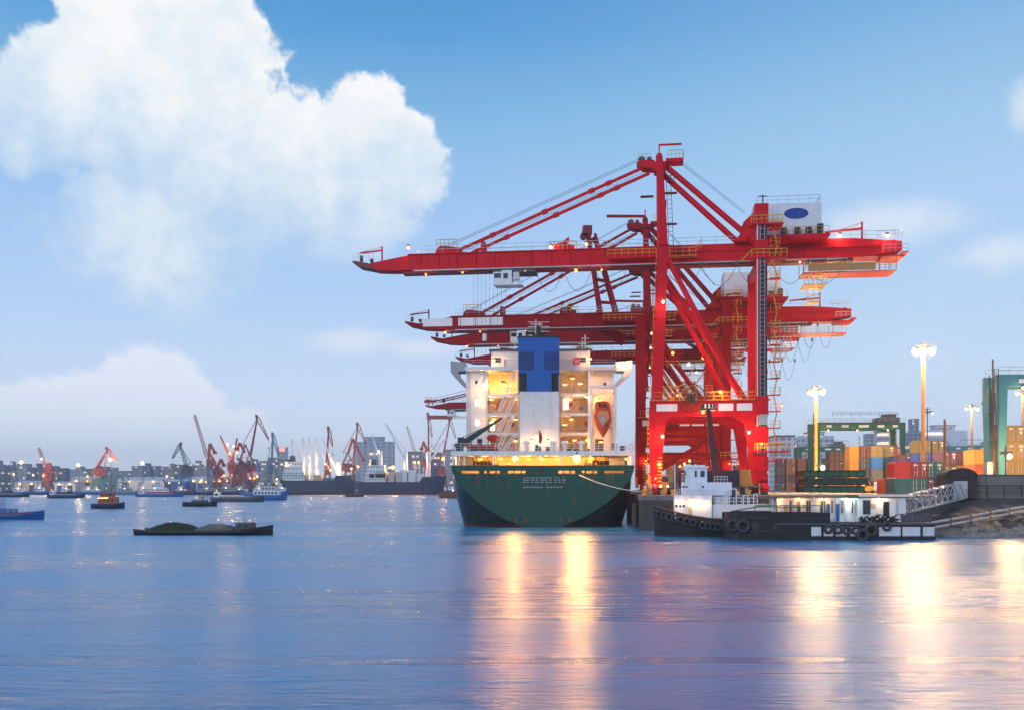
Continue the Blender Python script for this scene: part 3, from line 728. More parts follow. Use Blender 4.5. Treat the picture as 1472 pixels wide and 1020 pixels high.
    m.box(-.9,-.5,YN-1.1,YN-.7,1.0,3.0); m.box(1.2,1.9,YN-1.3,YN-.5,.3,1.9); m.build('junction_box', YEL, T)
    # sheds of light
    lamps = [(-38.9,-1.5,gt+.9,700,PALE),(-16,-1.5,gt+.3,350,PALE),(-10.4,-1.3,gt+.6,350,WARM),(27.9,-2,gt+.5,500,PALE),(34.8,-1.8,gt+.3,600,PALE),
             (-36,-1.6,g-.5,260,SOD),(-30.0,-1.9,g-.4,120,SOD),(-20,-1.8,g-.4,150,SOD),(-12,-1.8,g-.6,380,SOD),(-8.0,-1.8,g-.6,260,SOD),
             (9.6,YN-1.4,15.0,900,SOD),(3.4,YN-1.5,14.6,300,SOD),(.8,YN-1.6,4.5,600,SOD),(.2,YN-1.4,2.4,300,(1,.2,.1)),(1.2,YN-3.0,8.5,900,(1,.55,.25)),(13.5,YN-3.0,9,900,(1,.55,.22)),(7,YN-2.5,12,500,SOD),
             (15.5,YN-1.5,7.4,200,SOD),(18.4,YN-.9,13.0,60,SOD),(3,0,22,900,SOD),(9,2,24,1200,SOD),(22,-2.0,g-.3,120,PALE),(5,YN-2,19,350,(1,.55,.3)),(1.3,YN-3,28,380,(1,.6,.4))]
    if level < 2:
        lamps = [(-38,-1.8,g-.3,250,PALE),(-31,-1.8,g-.3,250,SOD),(-22,-1.8,g-.3,200,PALE),(2,-3,g-1.5,350,PALE),(9,YN,15,450,SOD),(12,2,26,450,SOD),(1,YN-1.6,6,300,SOD),(16,YN-1.6,5.4,220,SOD),(19,YN-1.2,3.2,150,SOD),(0,-1,20,300,SOD),(8,0,13,2200,SOD),(9,YN+1,6,900,SOD)]
        if level < 1: lamps = lamps[3:8]+lamps[-2:]
    for x, y, z, pw, c_ in lamps:
        lamp(T, (x,y,z), pw*1.5, c_, .28 if pw > 300 else .16, DGREY)
    return T
sts_crane('large bright red gantry crane nearest the camera with blue oval on its machine house', 8, 40.4, RED, 2)
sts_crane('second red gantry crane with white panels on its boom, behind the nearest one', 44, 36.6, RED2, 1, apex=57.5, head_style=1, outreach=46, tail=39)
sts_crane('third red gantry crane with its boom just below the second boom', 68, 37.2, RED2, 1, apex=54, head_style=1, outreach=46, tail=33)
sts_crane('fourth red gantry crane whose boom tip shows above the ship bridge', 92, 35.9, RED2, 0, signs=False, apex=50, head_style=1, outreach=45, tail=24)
# leaning lattice A-frame of a folded boom between the cranes
t_ = thing('raised_lattice_frame', 'dark red leaning lattice frame standing above the second crane boom', 'crane frame', at(880,462,200))
m = MB(); a = at(845,330,200)-t_.location; bq = Vector((-.5,0,0)); 
m.bar(bq+Vector((-1.6,-1,0)),a+Vector((0,-.6,0)),.7,.7,.5,.5); m.bar(bq+Vector((1.8,-1,0)),a+Vector((1.4,-.6,-1)),.7,.7,.5,.5)
m.bar(bq+Vector((-1.6,3,0)),a+Vector((0,2,0)),.6); m.bar(bq+Vector((1.8,3,0)),a+Vector((1.4,2,-1)),.6)
for f in (.2,.45,.7,.9): m.bar((bq+Vector((-1.6,-1,0))).lerp(a,f),(bq+Vector((1.8,-1,0))).lerp(a+Vector((1.4,0,-1)),f),.35,.6)
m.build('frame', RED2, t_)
m = MB(); m.box(a.x-1,a.x+.8,-1,2.4,a.z-1,a.z+.6); m.tube((a.x-.8,0,a.z-1.2),(a.x-.8,1.5,a.z-1.2),.7,10); m.build('head_sheave', DRED, t_)
m = MB(); m.bar(bq+Vector((-2,0,-1)), bq+Vector((3,0,-4)), 1.2, 2.0); m.build('foot', RED2, t_)
# ------------------------------------------------------------------ the moored container ship, stern towards the camera
SA = math.atan((780-736)/F); SD = 150.0
SHIP = thing('container_ship', 'large green hulled container ship moored stern on with white superstructure and blue funnel', 'ship', (atx(780,SD), SD, 0), -SA)
RB = paint('boat_red', (.55,.035,.015), .35, .1)
def sx(px, d): return (px-780)*d/F
def sz(py, d): return CAMZ+(HZ-py)*d/F
# transom outline (half width, z)
TO = [(13.75,9.35),(13.7,8.9),(13.55,8.3),(13.05,7.2),(12.1,6.1),(11.1,5.0),(9.9,3.9),(8.5,2.9),(6.9,1.95),(5.3,1.1),(3.6,.45),(2.2,.02),(.9,-.25),(0,-.3)]
def hw(z):
    for (a, za), (b_, zb) in zip(TO, TO[1:]):
        if za >= z >= zb: return b_+(a-b_)*(z-zb)/(za-zb)
    return TO[0][0] if z > 9 else 0
slots = [(-12.9,-9.6),(-8.75,-8.25),(-7.95,-7.15),(-6.9,-6.45),(-5.2,-4.4),(-4.2,-3.3),(-3.1,-2.6),(2.4,3.0),(3.2,4.0),(4.2,4.8),(5.9,6.3),(6.6,7.5),(7.75,8.2),(9.3,12.6)]
m = MB()
def strip(za, zb, x0=None, x1=None):
    """transom piece between two heights"""
    n = 10; zs = [za+(zb-za)*k/n for k in range(n+1)]
    if x0 is None:
        L = [(-hw(z),0,z) for z in zs]; Rr = [(hw(z),0,z) for z in zs]
    else:
        L = [(x0,0,z) for z in zs]; Rr = [(x1,0,z) for z in zs]
    m.loft([L, Rr])
ZS0, ZS1 = 8.15, 8.52
zz = [-.28]+[k*.45 for k in range(19)]
for a, bq in zip([-.28,.4,1.2,2.2,3.4,4.8,6.4],[.4,1.2,2.2,3.4,4.8,6.4,ZS0]): strip(a, bq)
strip(ZS1, 9.35)
xs = [-hw(8.3)]+[v for s_ in slots for v in s_]+[hw(8.3)]
for k in range(0, len(xs), 2): strip(ZS0, ZS1, xs[k], xs[k+1])
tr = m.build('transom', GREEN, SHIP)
# hull side plating lofted forward from the transom edge
def hull_sec(y):
    f = min(1, y/26.0); f = f*f*(3-2*f) if f < 1 else 1
    side = []
    zl = [9.35,8.9,8.3,7.2,6.1,5.0,3.9,2.9,1.95,1.1,.45,.02,-.25,-.6,-1.2]
    for z in zl:
        a = hw(z) if z > -.3 else 0
        fs = min(1, y/7.0); wl = 13.75-max(0,(5.5-z))**1.25*.20
        if z < -.3: wl = min(wl, 11.6)
        full = 13.75 if z > 0 else 13.5
        mid = a+(wl-a)*(1-(1-fs)**2.2)
        w_ = mid+(full-mid)*f
        if y > 105: w_ *= max(.02, 1-((y-105)/45.0)**2.2)
        side.append((w_, z))
    return side
ys = [0,.6,1.4,2.4,3.6,5,7,10,14,20,28,60,105,120,135,145,149]
for sgn in (-1, 1):
    for nm, za, zb, mt in (('hull_side', 0, 8, HULLSIDE), ('hull_lower', 7, 12, HULLSIDE), ('boot_top', 10, 14, BOOT)):
        m = MB(); secs = []
        for y in ys:
            sc = hull_sec(y); secs.append([(sgn*w_, y, z) for w_, z in sc[za:zb+1]])
        if nm == 'hull_lower': continue
        if nm == 'hull_side':
            secs = [[(sgn*w_, y, z) for w_, z in hull_sec(y)[0:11]] for y in ys]
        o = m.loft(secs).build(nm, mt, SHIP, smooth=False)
# transom edge strake and rust marks, draught
m = MB(); m.path([(x,-.06,z) for x, z in TO]+[(-x,-.06,z) for x, z in TO[::-1]],.05,5); m.build('transom_edge', GREEN, SHIP)
m = MB(); m.box(-4.6,4.6,-.05,.06,-.25,.12); m.build('transom_foot', BOOT, SHIP)
# recess in the middle, cleats, rust anchors of the rudder
m = MB(); m.tube((-.1,-.06,8.75),(-.1,.05,8.75),.45,12); m.build('fairlead', BLACK, SHIP)
for x in (-4.0,-2.6,2.7,4.0): 
    m = MB(); m.box(x-.16,x+.16,-.05,.0,.7,1.5); m.build('rust_bracket', RUST, SHIP)
# illegible motion-blurred name: two rows of pale lettering strokes on the transom
random.seed(3); 
m = MB(); x = -3.0
while x < 3.2:
    for k in range(3):
        zc = 6.75+k*.33; m.box(x+random.uniform(-.1,.2), x+random.uniform(.35,.62), -.03, -.005, zc, zc+.12)
    x += random.uniform(.5,.85)
m.build('name_lettering', GREY, SHIP)
m = MB(); x = -2.9
while x < 2.9:
    if not -.15 < x < .3: m.box(x, x+.32, -.03, -.005, 5.95, 6.15); None
    x += .5
m.build('port_lettering', GREY, SHIP)
# hull plate seams, weld lines and rust runs from the chocks
m = MB()
for z in (1.5,3.3,5.2,7.4): w9 = hw(z)-.15; m.box(-w9,w9,-.012,.0,z,z+.035)
for k in range(-5,6):
    x = k*2.3+.4; zlo = min([z for q, z in TO if q >= abs(x)] or [8]); m.box(x,x+.03,-.013,0,zlo+.25,ZS0-.05)
m.build('plate_seam', paint('seam',(.012,.045,.036),.6,.3), SHIP)
random.seed(77); m = MB()
for k in range(26):
    x = random.uniform(-11.8,11.8); L9 = random.uniform(.4,2.4); zt9 = random.choice((8.1,8.1,8.1,6.9,5.0)); w9 = random.uniform(.03,.09)
    if hw(zt9-L9) < abs(x)+.3: continue
    m._add([(x-w9,-.016,zt9),(x+w9,-.016,zt9),(x+w9*.2,-.016,zt9-L9),(x-w9*.2,-.016,zt9-L9)], [(0,1,2,3)])
m.build('rust_run', RUST, SHIP)
# mooring deck: floor, back wall, ceiling, posts
m = MB(); m.box(-13.4,13.4,.1,14,8.02,8.1); m.build('mooring_deck', DECKG, SHIP)
m = MB(); m.box(-13.4,13.4,13.9,14.1,8.1,10.9); m.build('mooring_wall', paint('mooring_paint',(.70,.50,.26),.6,.35), SHIP)
m = MB(); m.box(-13.75,13.75,-.25,34,10.9,11.35); pd = m.build('poop_deck', WHITE, SHIP)
m = MB(); m.box(-13.8,13.8,-.3,-.24,10.8,11.5); m.build('deck_edge', WHITE, pd)
m = MB()
for px in (650.5,667,709,743,775,806,903,909.5): x = sx(px,150); m.box(x-.12,x+.12,0,.25,9.35,10.9)
for x in (-13.6,13.6):
    for y in (6,12,20,28): m.box(x-.12,x+.12,y-.12,y+.12,9.35,10.9)
m.build('gallery_post', WHITE, SHIP)
for x0_, x1_ in ((-12.9,-6.8),(6.4,13.0)):
    m = MB(); xm = (x0_+x1_)/2
    m.tube((x0_,4,9.8),(x1_,4,9.8),.35,10); wn = m.build('mooring_winch', DGREY, SHIP)
    m = MB()
    for q in range(6): m.lathe([(1.0,-.05),(1.05,0),(1.0,.06)], ((x0_+2.6 if x0_ < 0 else x0_)+q*.6,4,9.8), 18, 'x')
    m.build('drum_flange', RUST, wn)
    m = MB(); m.tube((x0_+.1,4,9.8),(x0_+2.2,4,9.8),.92,16) if x0_ < 0 else m.tube((x1_-2.8,4,9.8),(x1_-.4,4,9.8),.92,16); m.build('rope_drum', paint('rope', (.28,.25,.24), .9, .4), wn)
m = MB()
for px in (700,722,760,790,820): 
    x = sx(px,154); m.lathe([(.22,8.1),(.16,8.3),(.16,8.9),(.26,9.0)],(x,5,0),10)
m.build('bitt', BLACK, SHIP)
# stern rail
m = MB(); m.rail([(-13.6,0,11.5),(13.6,0,11.5)],1.15,1.3,.03,2); m.rail([(-13.6,0,11.5),(-13.6,22,11.5)],1.15,1.6,.03,2); m.rail([(13.6,0,11.5),(13.6,22,11.5)],1.15,1.6,.03,2); m.build('stern_rail', WHITE, SHIP)
# funnel casing
fd = 158.0; y0 = 8.0
fx0, fx1 = sx(745,fd), sx(804,fd); z0, z1, z2 = 11.35, sz(562,fd), sz(485,fd)
fa = sx(747,fd); fb = sx(803,fd)
m = MB(); m.box(fa,fb,y0+.15,y0+9,z0,z1); m.box(sx(757,fd),sx(791,fd),y0,y0+.15,z0,z1); fc = m.build('funnel_casing', WHITE, SHIP)
m = MB(); m.box(fx0,fx1,y0-.1,y0+9,sz(536,fd),z2); m.box(sx(757,fd),sx(793,fd),y0-.1,y0+9,z1,sz(536,fd)); fu = m.build('funnel', BLUE, SHIP)
m = MB(); m.box(fx0+.1,sx(757,fd)-.02,y0+.5,y0+8.5,z1,sz(536,fd)); m.box(sx(793,fd)+.02,fx1-.1,y0+.5,y0+8.5,z1,sz(536,fd)); m.build('funnel_recess', BLACK, fu)
for xa, xb in ((746.5,767),(783,803)):
    m = MB(); m.box(sx(xa,fd),sx(xb,fd),y0-.13,y0-.1,sz(531,fd),sz(506,fd)); lv = m.build('louvre_back', BLACK, fu)
    for k in range(9):
        z = sz(530,fd)+k*(sz(507,fd)-sz(530,fd))/8.6; mm = MB(); mm.box(sx(xa,fd)+.08,sx(xb,fd)-.08,y0-.26,y0-.13,z,z+.13); mm.build('louvre_slat', BLUE, fu)
m = MB()
for z in (15.5, 19.0): m.box(sx(757,fd)+.02,sx(791,fd)-.02,y0-.02,y0-.001,z,z+.03)
m.build('plate_seam', GREY, fc)
# soot and rust runs below the funnel recesses
m = MB(); m.box(fx0-.15,fx1+.15,y0-.2,y0+9.1,z2,z2+.18); 
for px, h_, r_ in ((774,2.2,.42),(768,1.0,.25),(780,1.2,.25),(757,1.0,.22),(761,.8,.16),(791,1.0,.22),(797,.9,.2),(752,.7,.15)):
    m.tube((sx(px,160),y0+3,z2+.1),(sx(px,160),y0+3,z2+h_),r_,10)
m.build('exhaust_pipe', BLACK, fu)
# accommodation block
dA = 164.0; yA = 14.0; WALLD = 168.0; yW = 18.0
zt = sz(533,dA)
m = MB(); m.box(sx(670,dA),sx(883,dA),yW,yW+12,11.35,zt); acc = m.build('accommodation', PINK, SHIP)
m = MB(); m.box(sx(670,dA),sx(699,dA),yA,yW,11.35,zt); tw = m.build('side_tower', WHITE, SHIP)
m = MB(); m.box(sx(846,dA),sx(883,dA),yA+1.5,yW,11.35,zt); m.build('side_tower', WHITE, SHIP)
# deck slabs with rails, left and right of the funnel
decks = [566, 594, 622]
for py in decks:
    z = sz(py+3,162)
    for xa, xb, yy in ((697,745,12.0),(803,848,12.0)):
        m = MB(); m.box(sx(xa,162),sx(xb,162),yy,yW+.0,z,z+.45); dk = m.build('balcony_deck', WHITE, SHIP)
        m = MB(); m.rail([(sx(xa,162)+.1,yy+.1,z+.45),(sx(xb,162)-.1,yy+.1,z+.45)],1.1,1.1,.025,2); m.build('balcony_rail', STEEL, dk)
for xa, xb in ((697.5,700.5),(744,746),(803,805.5),(845,848)):
    m = MB(); m.box(sx(xa,162),sx(xb,162),12.1,12.4,11.35,sz(533,162)); m.build('pillar', WHITE, SHIP)
# doors, windows, portholes, vents on the aft walls
def wpart(name, xa, xb, ya, yb, d, y, mt, par=acc, th=.05):
    m = MB(); m.box(sx(xa,d),sx(xb,d),y-th,y-.002,sz(yb,d),sz(ya,d)); return m.build(name, mt, par)
LIT = glow('lit_window', (1.0,.86,.55), 4.5)
for a in ((705,711,605,618),(810,817,573,588),(704,710,634,648)): wpart('lit_door', *a, WALLD, yW, LIT)
for a in ((716,723,574,590),(722,728,603,619),(727,733,548,560),(812,822,632,645),(828,834,601,614),(833,838,575,585),(828,833,632,646),(714,720,632,648)): wpart('door', *a, WALLD, yW, BEIGE)
for a in ((683,686,546,551),(671,678,628,640)): wpart('window', *a, dA, yA, GLASS, tw)
for a in ((683,689,574,582),(683,689,603,611)): wpart('porthole', *a, dA, yA, glow('port_glow_%d'%a[2], (.9,.9,.45), 2.0), tw)
for a in ((868,872,548,553),(880,888,636,645),(856,868,630,650)): wpart('window', *a, dA, yA+1.5, DGREY, tw)
m = MB()
for k in range(12):
    z = 12+k*1.15; m.box(sx(834,WALLD),sx(842,WALLD),yW-.08,yW-.03,z,z+.25)
m.build('vent_grille', BEIGE, acc)
# small fittings on the aft walls: fire boxes, pipes, cable trays, vents, ladders
random.seed(13)
for k in range(16):
    L = k % 2; px = random.uniform(702,740) if L else random.uniform(808,842); lvl = [566,594,622,650][k//4]; x = sx(px,WALLD); z = sz(lvl+1,WALLD)-2.6+random.uniform(0,.6)
    m = MB(); w9 = random.uniform(.3,.8); m.box(x,x+w9,yW-.25,yW-.003,z,z+random.uniform(.4,.9)); m.build('fire_box', RB if k%3 == 0 else (BEIGE if k%3 == 1 else DGREY), acc)
for px in (703,719,738,807,825,843):
    m = MB(); x = sx(px,WALLD); m.tube((x,yW-.12,11.4),(x,yW-.12,zt),.07,6); m.build('pipe', WHITE if px%2 else BEIGE, acc)
for py in (575,603,631):
    for xa, xb in ((700,744),(806,845)):
        m = MB(); m.box(sx(xa,WALLD),sx(xb,WALLD),yW-.15,yW-.02,sz(py,WALLD)+.9,sz(py,WALLD)+1.0); m.build('cable_tray', GREY, acc)
for px, pa, pb in ((674,533,650),(852,563,650),(880,563,650)):
    m = MB(); m.ladder((sx(px,dA),yA-.1 if px < 700 else yA+1.3,sz(pb,dA)),(sx(px,dA),yA-.1 if px < 700 else yA+1.3,sz(pa,dA)),.4,.4,.03); m.build('ladder', STEEL, tw)
for z in (14.2,17.0,19.8,22.6):
    m = MB(); m.box(sx(670.5,dA),sx(698.5,dA),yA-.02,yA-.002,z,z+.04); m.build('deck_line', GREY, tw)
# bridge deck slab, wheelhouse, wings
zb = sz(533,dA)
m = MB(); m.box(sx(669,dA),sx(884,dA),yA-1.5,yW+14,zb,zb+.55); bdk = m.build('bridge_deck', WHITE, SHIP)
m = MB(); m.rail([(sx(668,dA),yA-1.4,zb+.55),(sx(744,dA),yA-1.4,zb+.55)],1.1,1.4,.03,2); m.build('bridge_rail', STEEL, bdk); m = MB(); m.rail([(sx(805,dA),yA-1.4,zb+.55),(sx(883,dA),yA-1.4,zb+.55)],1.1,1.4,.03,2); m.build('bridge_rail', STEEL, bdk)
dw = 170.0; yw = 20.0
m = MB(); m.box(sx(706,dw),sx(848,dw),yw,yw+8,zb+.55,sz(504,dw)); wh = m.build('wheelhouse', WHITE, SHIP)
m = MB(); m.box(sx(703,dw),sx(851,dw),yw-.5,yw+8.5,sz(504,dw),sz(502,dw)); m.build('wheelhouse_roof', DGREY, wh)
for a in ((711,720,514,521),(833,842,514,521)): wpart('window', *a, dw, yw, GLASS, wh)
for a in ((724,728,516,530),): wpart('door', *a, dw, yw, GREY, wh)
m = MB(); m.torus((sx(829,dw),yw-.12,sz(519,dw)),.5,.18,'y',14,6); m.build('lifebuoy', paint('buoy_red',(.6,.03,.02),.5,.1), wh)
m = MB(); m.rail([(sx(708,dw),yw,sz(502,dw)),(sx(745,dw),yw,sz(502,dw))],1.0,1.2,.03); m.rail([(sx(805,dw),yw,sz(502,dw)),(sx(846,dw),yw,sz(502,dw))],1.0,1.2,.03)
m.build('roof_rail', STEEL, wh)
m = MB()
for px, t_py in ((842,478),(838,486),(740,484)):
    m.bar((sx(px,dw),yw+3,sz(504,dw)),(sx(px,dw),yw+3,sz(t_py,dw)),.18); m.bar((sx(px-6,dw),yw+3,sz(t_py+5,dw)),(sx(px+6,dw),yw+3,sz(t_py+5,dw)),.12)
m.bar((sx(770,dw),yw+5,sz(500,dw)),(sx(770,dw),yw+5,sz(452,dw)),.35,.35,.2,.2); m.bar((sx(776,dw),yw+5,sz(500,dw)),(sx(776,dw),yw+5,sz(456,dw)),.25)
for py in (456,463,470): m.bar((sx(758,dw),yw+5,sz(py,dw)),(sx(790,dw),yw+5,sz(py,dw)),.12)
m.build('mast', WHITE, SHIP)
m = MB()
for px in (770,): m.box(sx(762,dw),sx(780,dw),yw+4.8,yw+4.9,sz(460,dw),sz(458.5,dw))
m.build('radar_scanner', WHITE, SHIP)
for sg, e0, e1 in ((-1,670,649),(1,884,907)):
    m = MB(); d = 172.0; xa, xb = sx(e0,d), sx(e1,d); zt_ = sz(520,d); zl = sz(533,d)
    m.prism([(xa,zl),(xa,zt_-.3),(xb,zt_),(xb,sz(536,d)),(xb-sg*.5,sz(541,d)),(xa-sg*.4,sz(562,d)),(xa-sg*.9,sz(560,d)),(xb-sg*1.5,sz(541,d)),(xb-sg*1.3,sz(535,d)),(xa,sz(535,d))], 'y', 20, 24)
    m.build('bridge_wing', GREY if sg < 0 else WHITE, SHIP)
# external stairs on the left balconies
m = MB(); dS = 160.5; yS = 10.5
for (xa, ya, xb, yb) in ((716,590,739,533),(714,620,738,568),(712,650,736,596),(718,652,740,622)):
    for o_ in (0, 4.5):
        m.bar((sx(xa+o_,dS),yS,sz(ya,dS)),(sx(xb+o_,dS),yS,sz(yb,dS)),.07,.2)
    n = 14
    for k in range(n):
        f = (k+.5)/n; px = xa+(xb-xa)*f; py = ya+(yb-ya)*f; m.bar((sx(px,dS),yS,sz(py,dS)),(sx(px+4.5,dS),yS,sz(py,dS)),.05)
m.build('outside_stair', WHITE, SHIP)
# stores crane (dark), red rescue boat, capstan
m = MB(); d = 154.0; m.bar((sx(660,d),4,sz(648,d)),(sx(663,d),4,sz(636,d)),1.1,1.1,.9,.9)
m.bar((sx(655,d),4,sz(643,d)),(sx(722,d),4,sz(600,d)),1.0,1.15,.22,.25); m.box(sx(658,d),sx(667,d),3.4,4.6,sz(640,d),sz(628,d)); sc_ = m.build('stores_crane', paint('crane_green',(.012,.05,.05),.4,.3), SHIP)
m = MB(); m.path([(sx(664,d),4,sz(628,d)),(sx(700,d),4,sz(612,d))],.05,4); m.build('crane_cable', CABLE, sc_)
m = MB(); d = 152.0
def bsec(x, w_, zlo, zhi): return [(x,2.0-w_,zhi),(x,2.0-w_*.8,(zlo+zhi)/2),(x,2.0,zlo),(x,2.0+w_*.8,(zlo+zhi)/2),(x,2.0+w_,zhi)]
zr = sz(646,d)
m.loft([bsec(sx(666,d),.1,zr+.75,zr+.9),bsec(sx(672,d),.7,zr+.2,zr+.85),bsec(sx(684,d),.95,zr,zr+.75),bsec(sx(704,d),.95,zr,zr+.75),bsec(sx(710,d),.8,zr+.15,zr+.75)],closed=True)
rb = m.build('rescue_boat', RB, SHIP)
m = MB(); m.box(sx(686,d),sx(693,d),1.6,2.4,zr+.75,zr+1.7); m.build('rescue_boat_seat', BLACK, rb)
m = MB(); m.box(sx(672,d),sx(706,d),1.4,2.6,11.36,zr+.05); m.build('boat_cradle', DGREY, rb)
m = MB(); m.lathe([(.42,11.4),(.42,sz(632,d)),(.85,sz(630,d)),(.95,sz(626,d)),(.6,sz(623,d))],(sx(707,d),4.2,0),14); m.build('mushroom_vent', RB, SHIP)
for px in (812,836,757,795):
    m = MB(); x = sx(px,154); m.lathe([(.3,11.4),(.3,12.7),(.55,12.8),(.55,13.1),(.2,13.3)],(x,5,0),12); m.build('deck_vent', WHITE, SHIP)
# free-fall lifeboat in its white frame, bow down
d = 159.0; yL = 10.0
m = MB()
for px in (849,885): m.box(sx(px-1.5,d),sx(px+1.5,d),yL-.2,yL+.3,11.4,sz(556,d))
m.box(sx(847.5,d),sx(886.5,d),yL-.25,yL+.35,sz(557,d),sz(553,d)); m.bar((sx(849,d),yL,sz(556,d)),(sx(849,d),yW,sz(560,d)),.3); m.bar((sx(885,d),yL,sz(556,d)),(sx(885,d),yW,sz(560,d)),.3)
m.box(sx(855,d),sx(877,d),yL+3,yL+3.3,sz(562,d),sz(558,d)); m.build('launch_frame', WHITE, SHIP)
m = MB()
prof = [(576,9.0,.2),(577,10.2,1.1),(583,11.2,1.5),(592,12.6,1.6),(602,12.9,1.5),(610,11.2,1.3),(617,7.6,1.0),(622,4.2,.6),(626,1.2,.2)]
secs = []
for k, (py, hwp, dep) in enumerate(prof):
    z = sz(py,d); hx = hwp*d/F; cy = yL+1.6-(626-py)*.0+ (py-576)*-.035
    secs.append([(sx(867,d)+hx*math.cos(a)*(1.0 if abs(math.cos(a)) > .3 else 1), cy+dep*math.sin(a), z+.25*math.sin(a)) for a in [2*math.pi*q/16 for q in range(16)]])
m.loft(secs, closed=True); lb = m.build('lifeboat', ORANGE, SHIP, smooth=True)
m = MB(); m.box(sx(861,d),sx(864,d),yL-.35,yL+.2,sz(583,d),sz(579,d)); m.box(sx(868,d),sx(871,d),yL-.35,yL+.2,sz(583,d),sz(579,d)); m.build('boat_window', BLACK, lb)
m = MB(); m.prism([(sx(867+a9,d),sz(b9,d)) for a9, b9 in ((-6,590),(6,590),(9,600),(0,612),(-9,600))],'y',yL-.95,yL-.3); m.build('hatch_panel', paint('boat_peach',(.62,.28,.14),.4,.2), lb)
m = MB(); m.lathe([(.42,-.04),(.2,.25)],(sx(866,d),yL-1.0,sz(603,d)),12,'y'); m.build('boat_hook', STEEL, lb)
m = MB(); m.tube((sx(852,d),yL-.6,sz(595,d)),(sx(880,d),yL-.9,sz(616,d)),.05,5); m.build('boat_sling', BLACK, lb)
# flag at the stern
m = MB(); m.bar((sx(774.5,151),.4,11.5),(sx(774.5,151),.4,sz(613,151)),.07); fp = m.build('flagstaff', WHITE, SHIP)
m = MB(); fl = []
for k in range(9):
    z = sz(616,151)-k*.27; w_ = .12+.42*math.sin(k/8*math.pi*.9)
    fl.append([(sx(774.5,151)+.04,.4,z),(sx(774.5,151)+w_*.5,.3+.1*math.sin(k),z-.08),(sx(774.5,151)+w_,.42,z-.2)])
m.loft(fl); m.build('flag', paint('flag_red',(.5,.02,.02),.7,.1), fp)
# deck cargo bulk forward and lashing bridges
m = MB(); m.box(-13,13,34,140,9.3,9.9); m.build('main_deck', RUST, SHIP)
# crates and bits on the poop deck
random.seed(11)
m = MB()
for k in range(14):
    x = random.uniform(-12,12); s_ = random.uniform(.3,.8); m.box(x,x+s_,2+k%5,2.6+k%5,11.36,11.5+random.uniform(.3,1.1))
m.build('deck_gear', DGREY, SHIP)
# mooring line to the quay
a = Vector((5.5,0,7.9)); bq = SHIP.matrix_basis.inverted() @ Vector(Q(-1.4,-8,QZ+.5))
m = MB(); m.path([a.lerp(bq,k/10)-Vector((0,0,.5*4*(k/10)*(1-k/10))) for k in range(11)],.05,5); m.build('mooring_line', WHITE, SHIP)
for lx, ly_, lz, pw, c_ in [
   (sx(723,163),15.0,sz(548,163),2600,SOD),(sx(715,163),13,sz(556,163),500,WARM),(sx(698.5,162),12,sz(548,162),160,PALE),
   (sx(706,163),14,sz(569,163),260,WARM),(sx(741,163),14,sz(569,163),260,SOD),(sx(710,163),14,sz(597.5,163),240,SOD),(sx(741,163),14,sz(598,163),260,SOD),(sx(741,163),14,sz(629,163),280,SOD),
   (sx(823,163),14,sz(539,163),260,SOD),(sx(812,163),15,sz(547,163),90,WARM),(sx(834,163),13.5,sz(547,163),130,PALE),(sx(820,163),14,sz(569,163),240,SOD),(sx(821,163),14,sz(598,163),280,SOD),(sx(812,163),15,sz(605,163),90,WARM),
   (sx(826,163),14,sz(628,163),240,SOD),(sx(844,160),10.5,sz(566,160),220,PALE),(sx(844,160),10.5,sz(628,160),260,SOD),(sx(864,160),11.5,sz(630,160),240,SOD),(sx(862,162),13.2,sz(570,162),520,SOD),
   (sx(764,157),7.0,sz(629,157),170,WARM),(sx(788,157),7.0,sz(629,157),170,WARM),
   (sx(709,168),19.5,sz(512,168),170,WARM),(sx(848,168),19.2,sz(511,168),190,WARM),(sx(897,170),19.8,sz(519,170),140,PALE)]:
    lamp(SHIP, (lx,ly_-.6,lz-.5), pw*4.0, c_, .20 if pw < 1000 else .42, DGREY, wide=True)
for px, pw, yy, r_ in ((741,1500,.6,.36),(829,2600,.6,.48),(691,420,4.6,.2),(719,300,2.5,.2),(779,420,3.4,.22),(850,360,3,.2),(882,360,4,.2),(898,160,5,.15),(665,120,5,.14),(800,150,9,.15),(760,160,9,.15)):
    lamp(SHIP, (sx(px,150+yy),yy,sz(659,150+yy)), pw*(9 if pw < 1400 else 10), SOD if pw < 1400 else (1,.48,.13), r_*(1.1 if pw < 1400 else 1.6), DGREY, wide=pw < 1400)
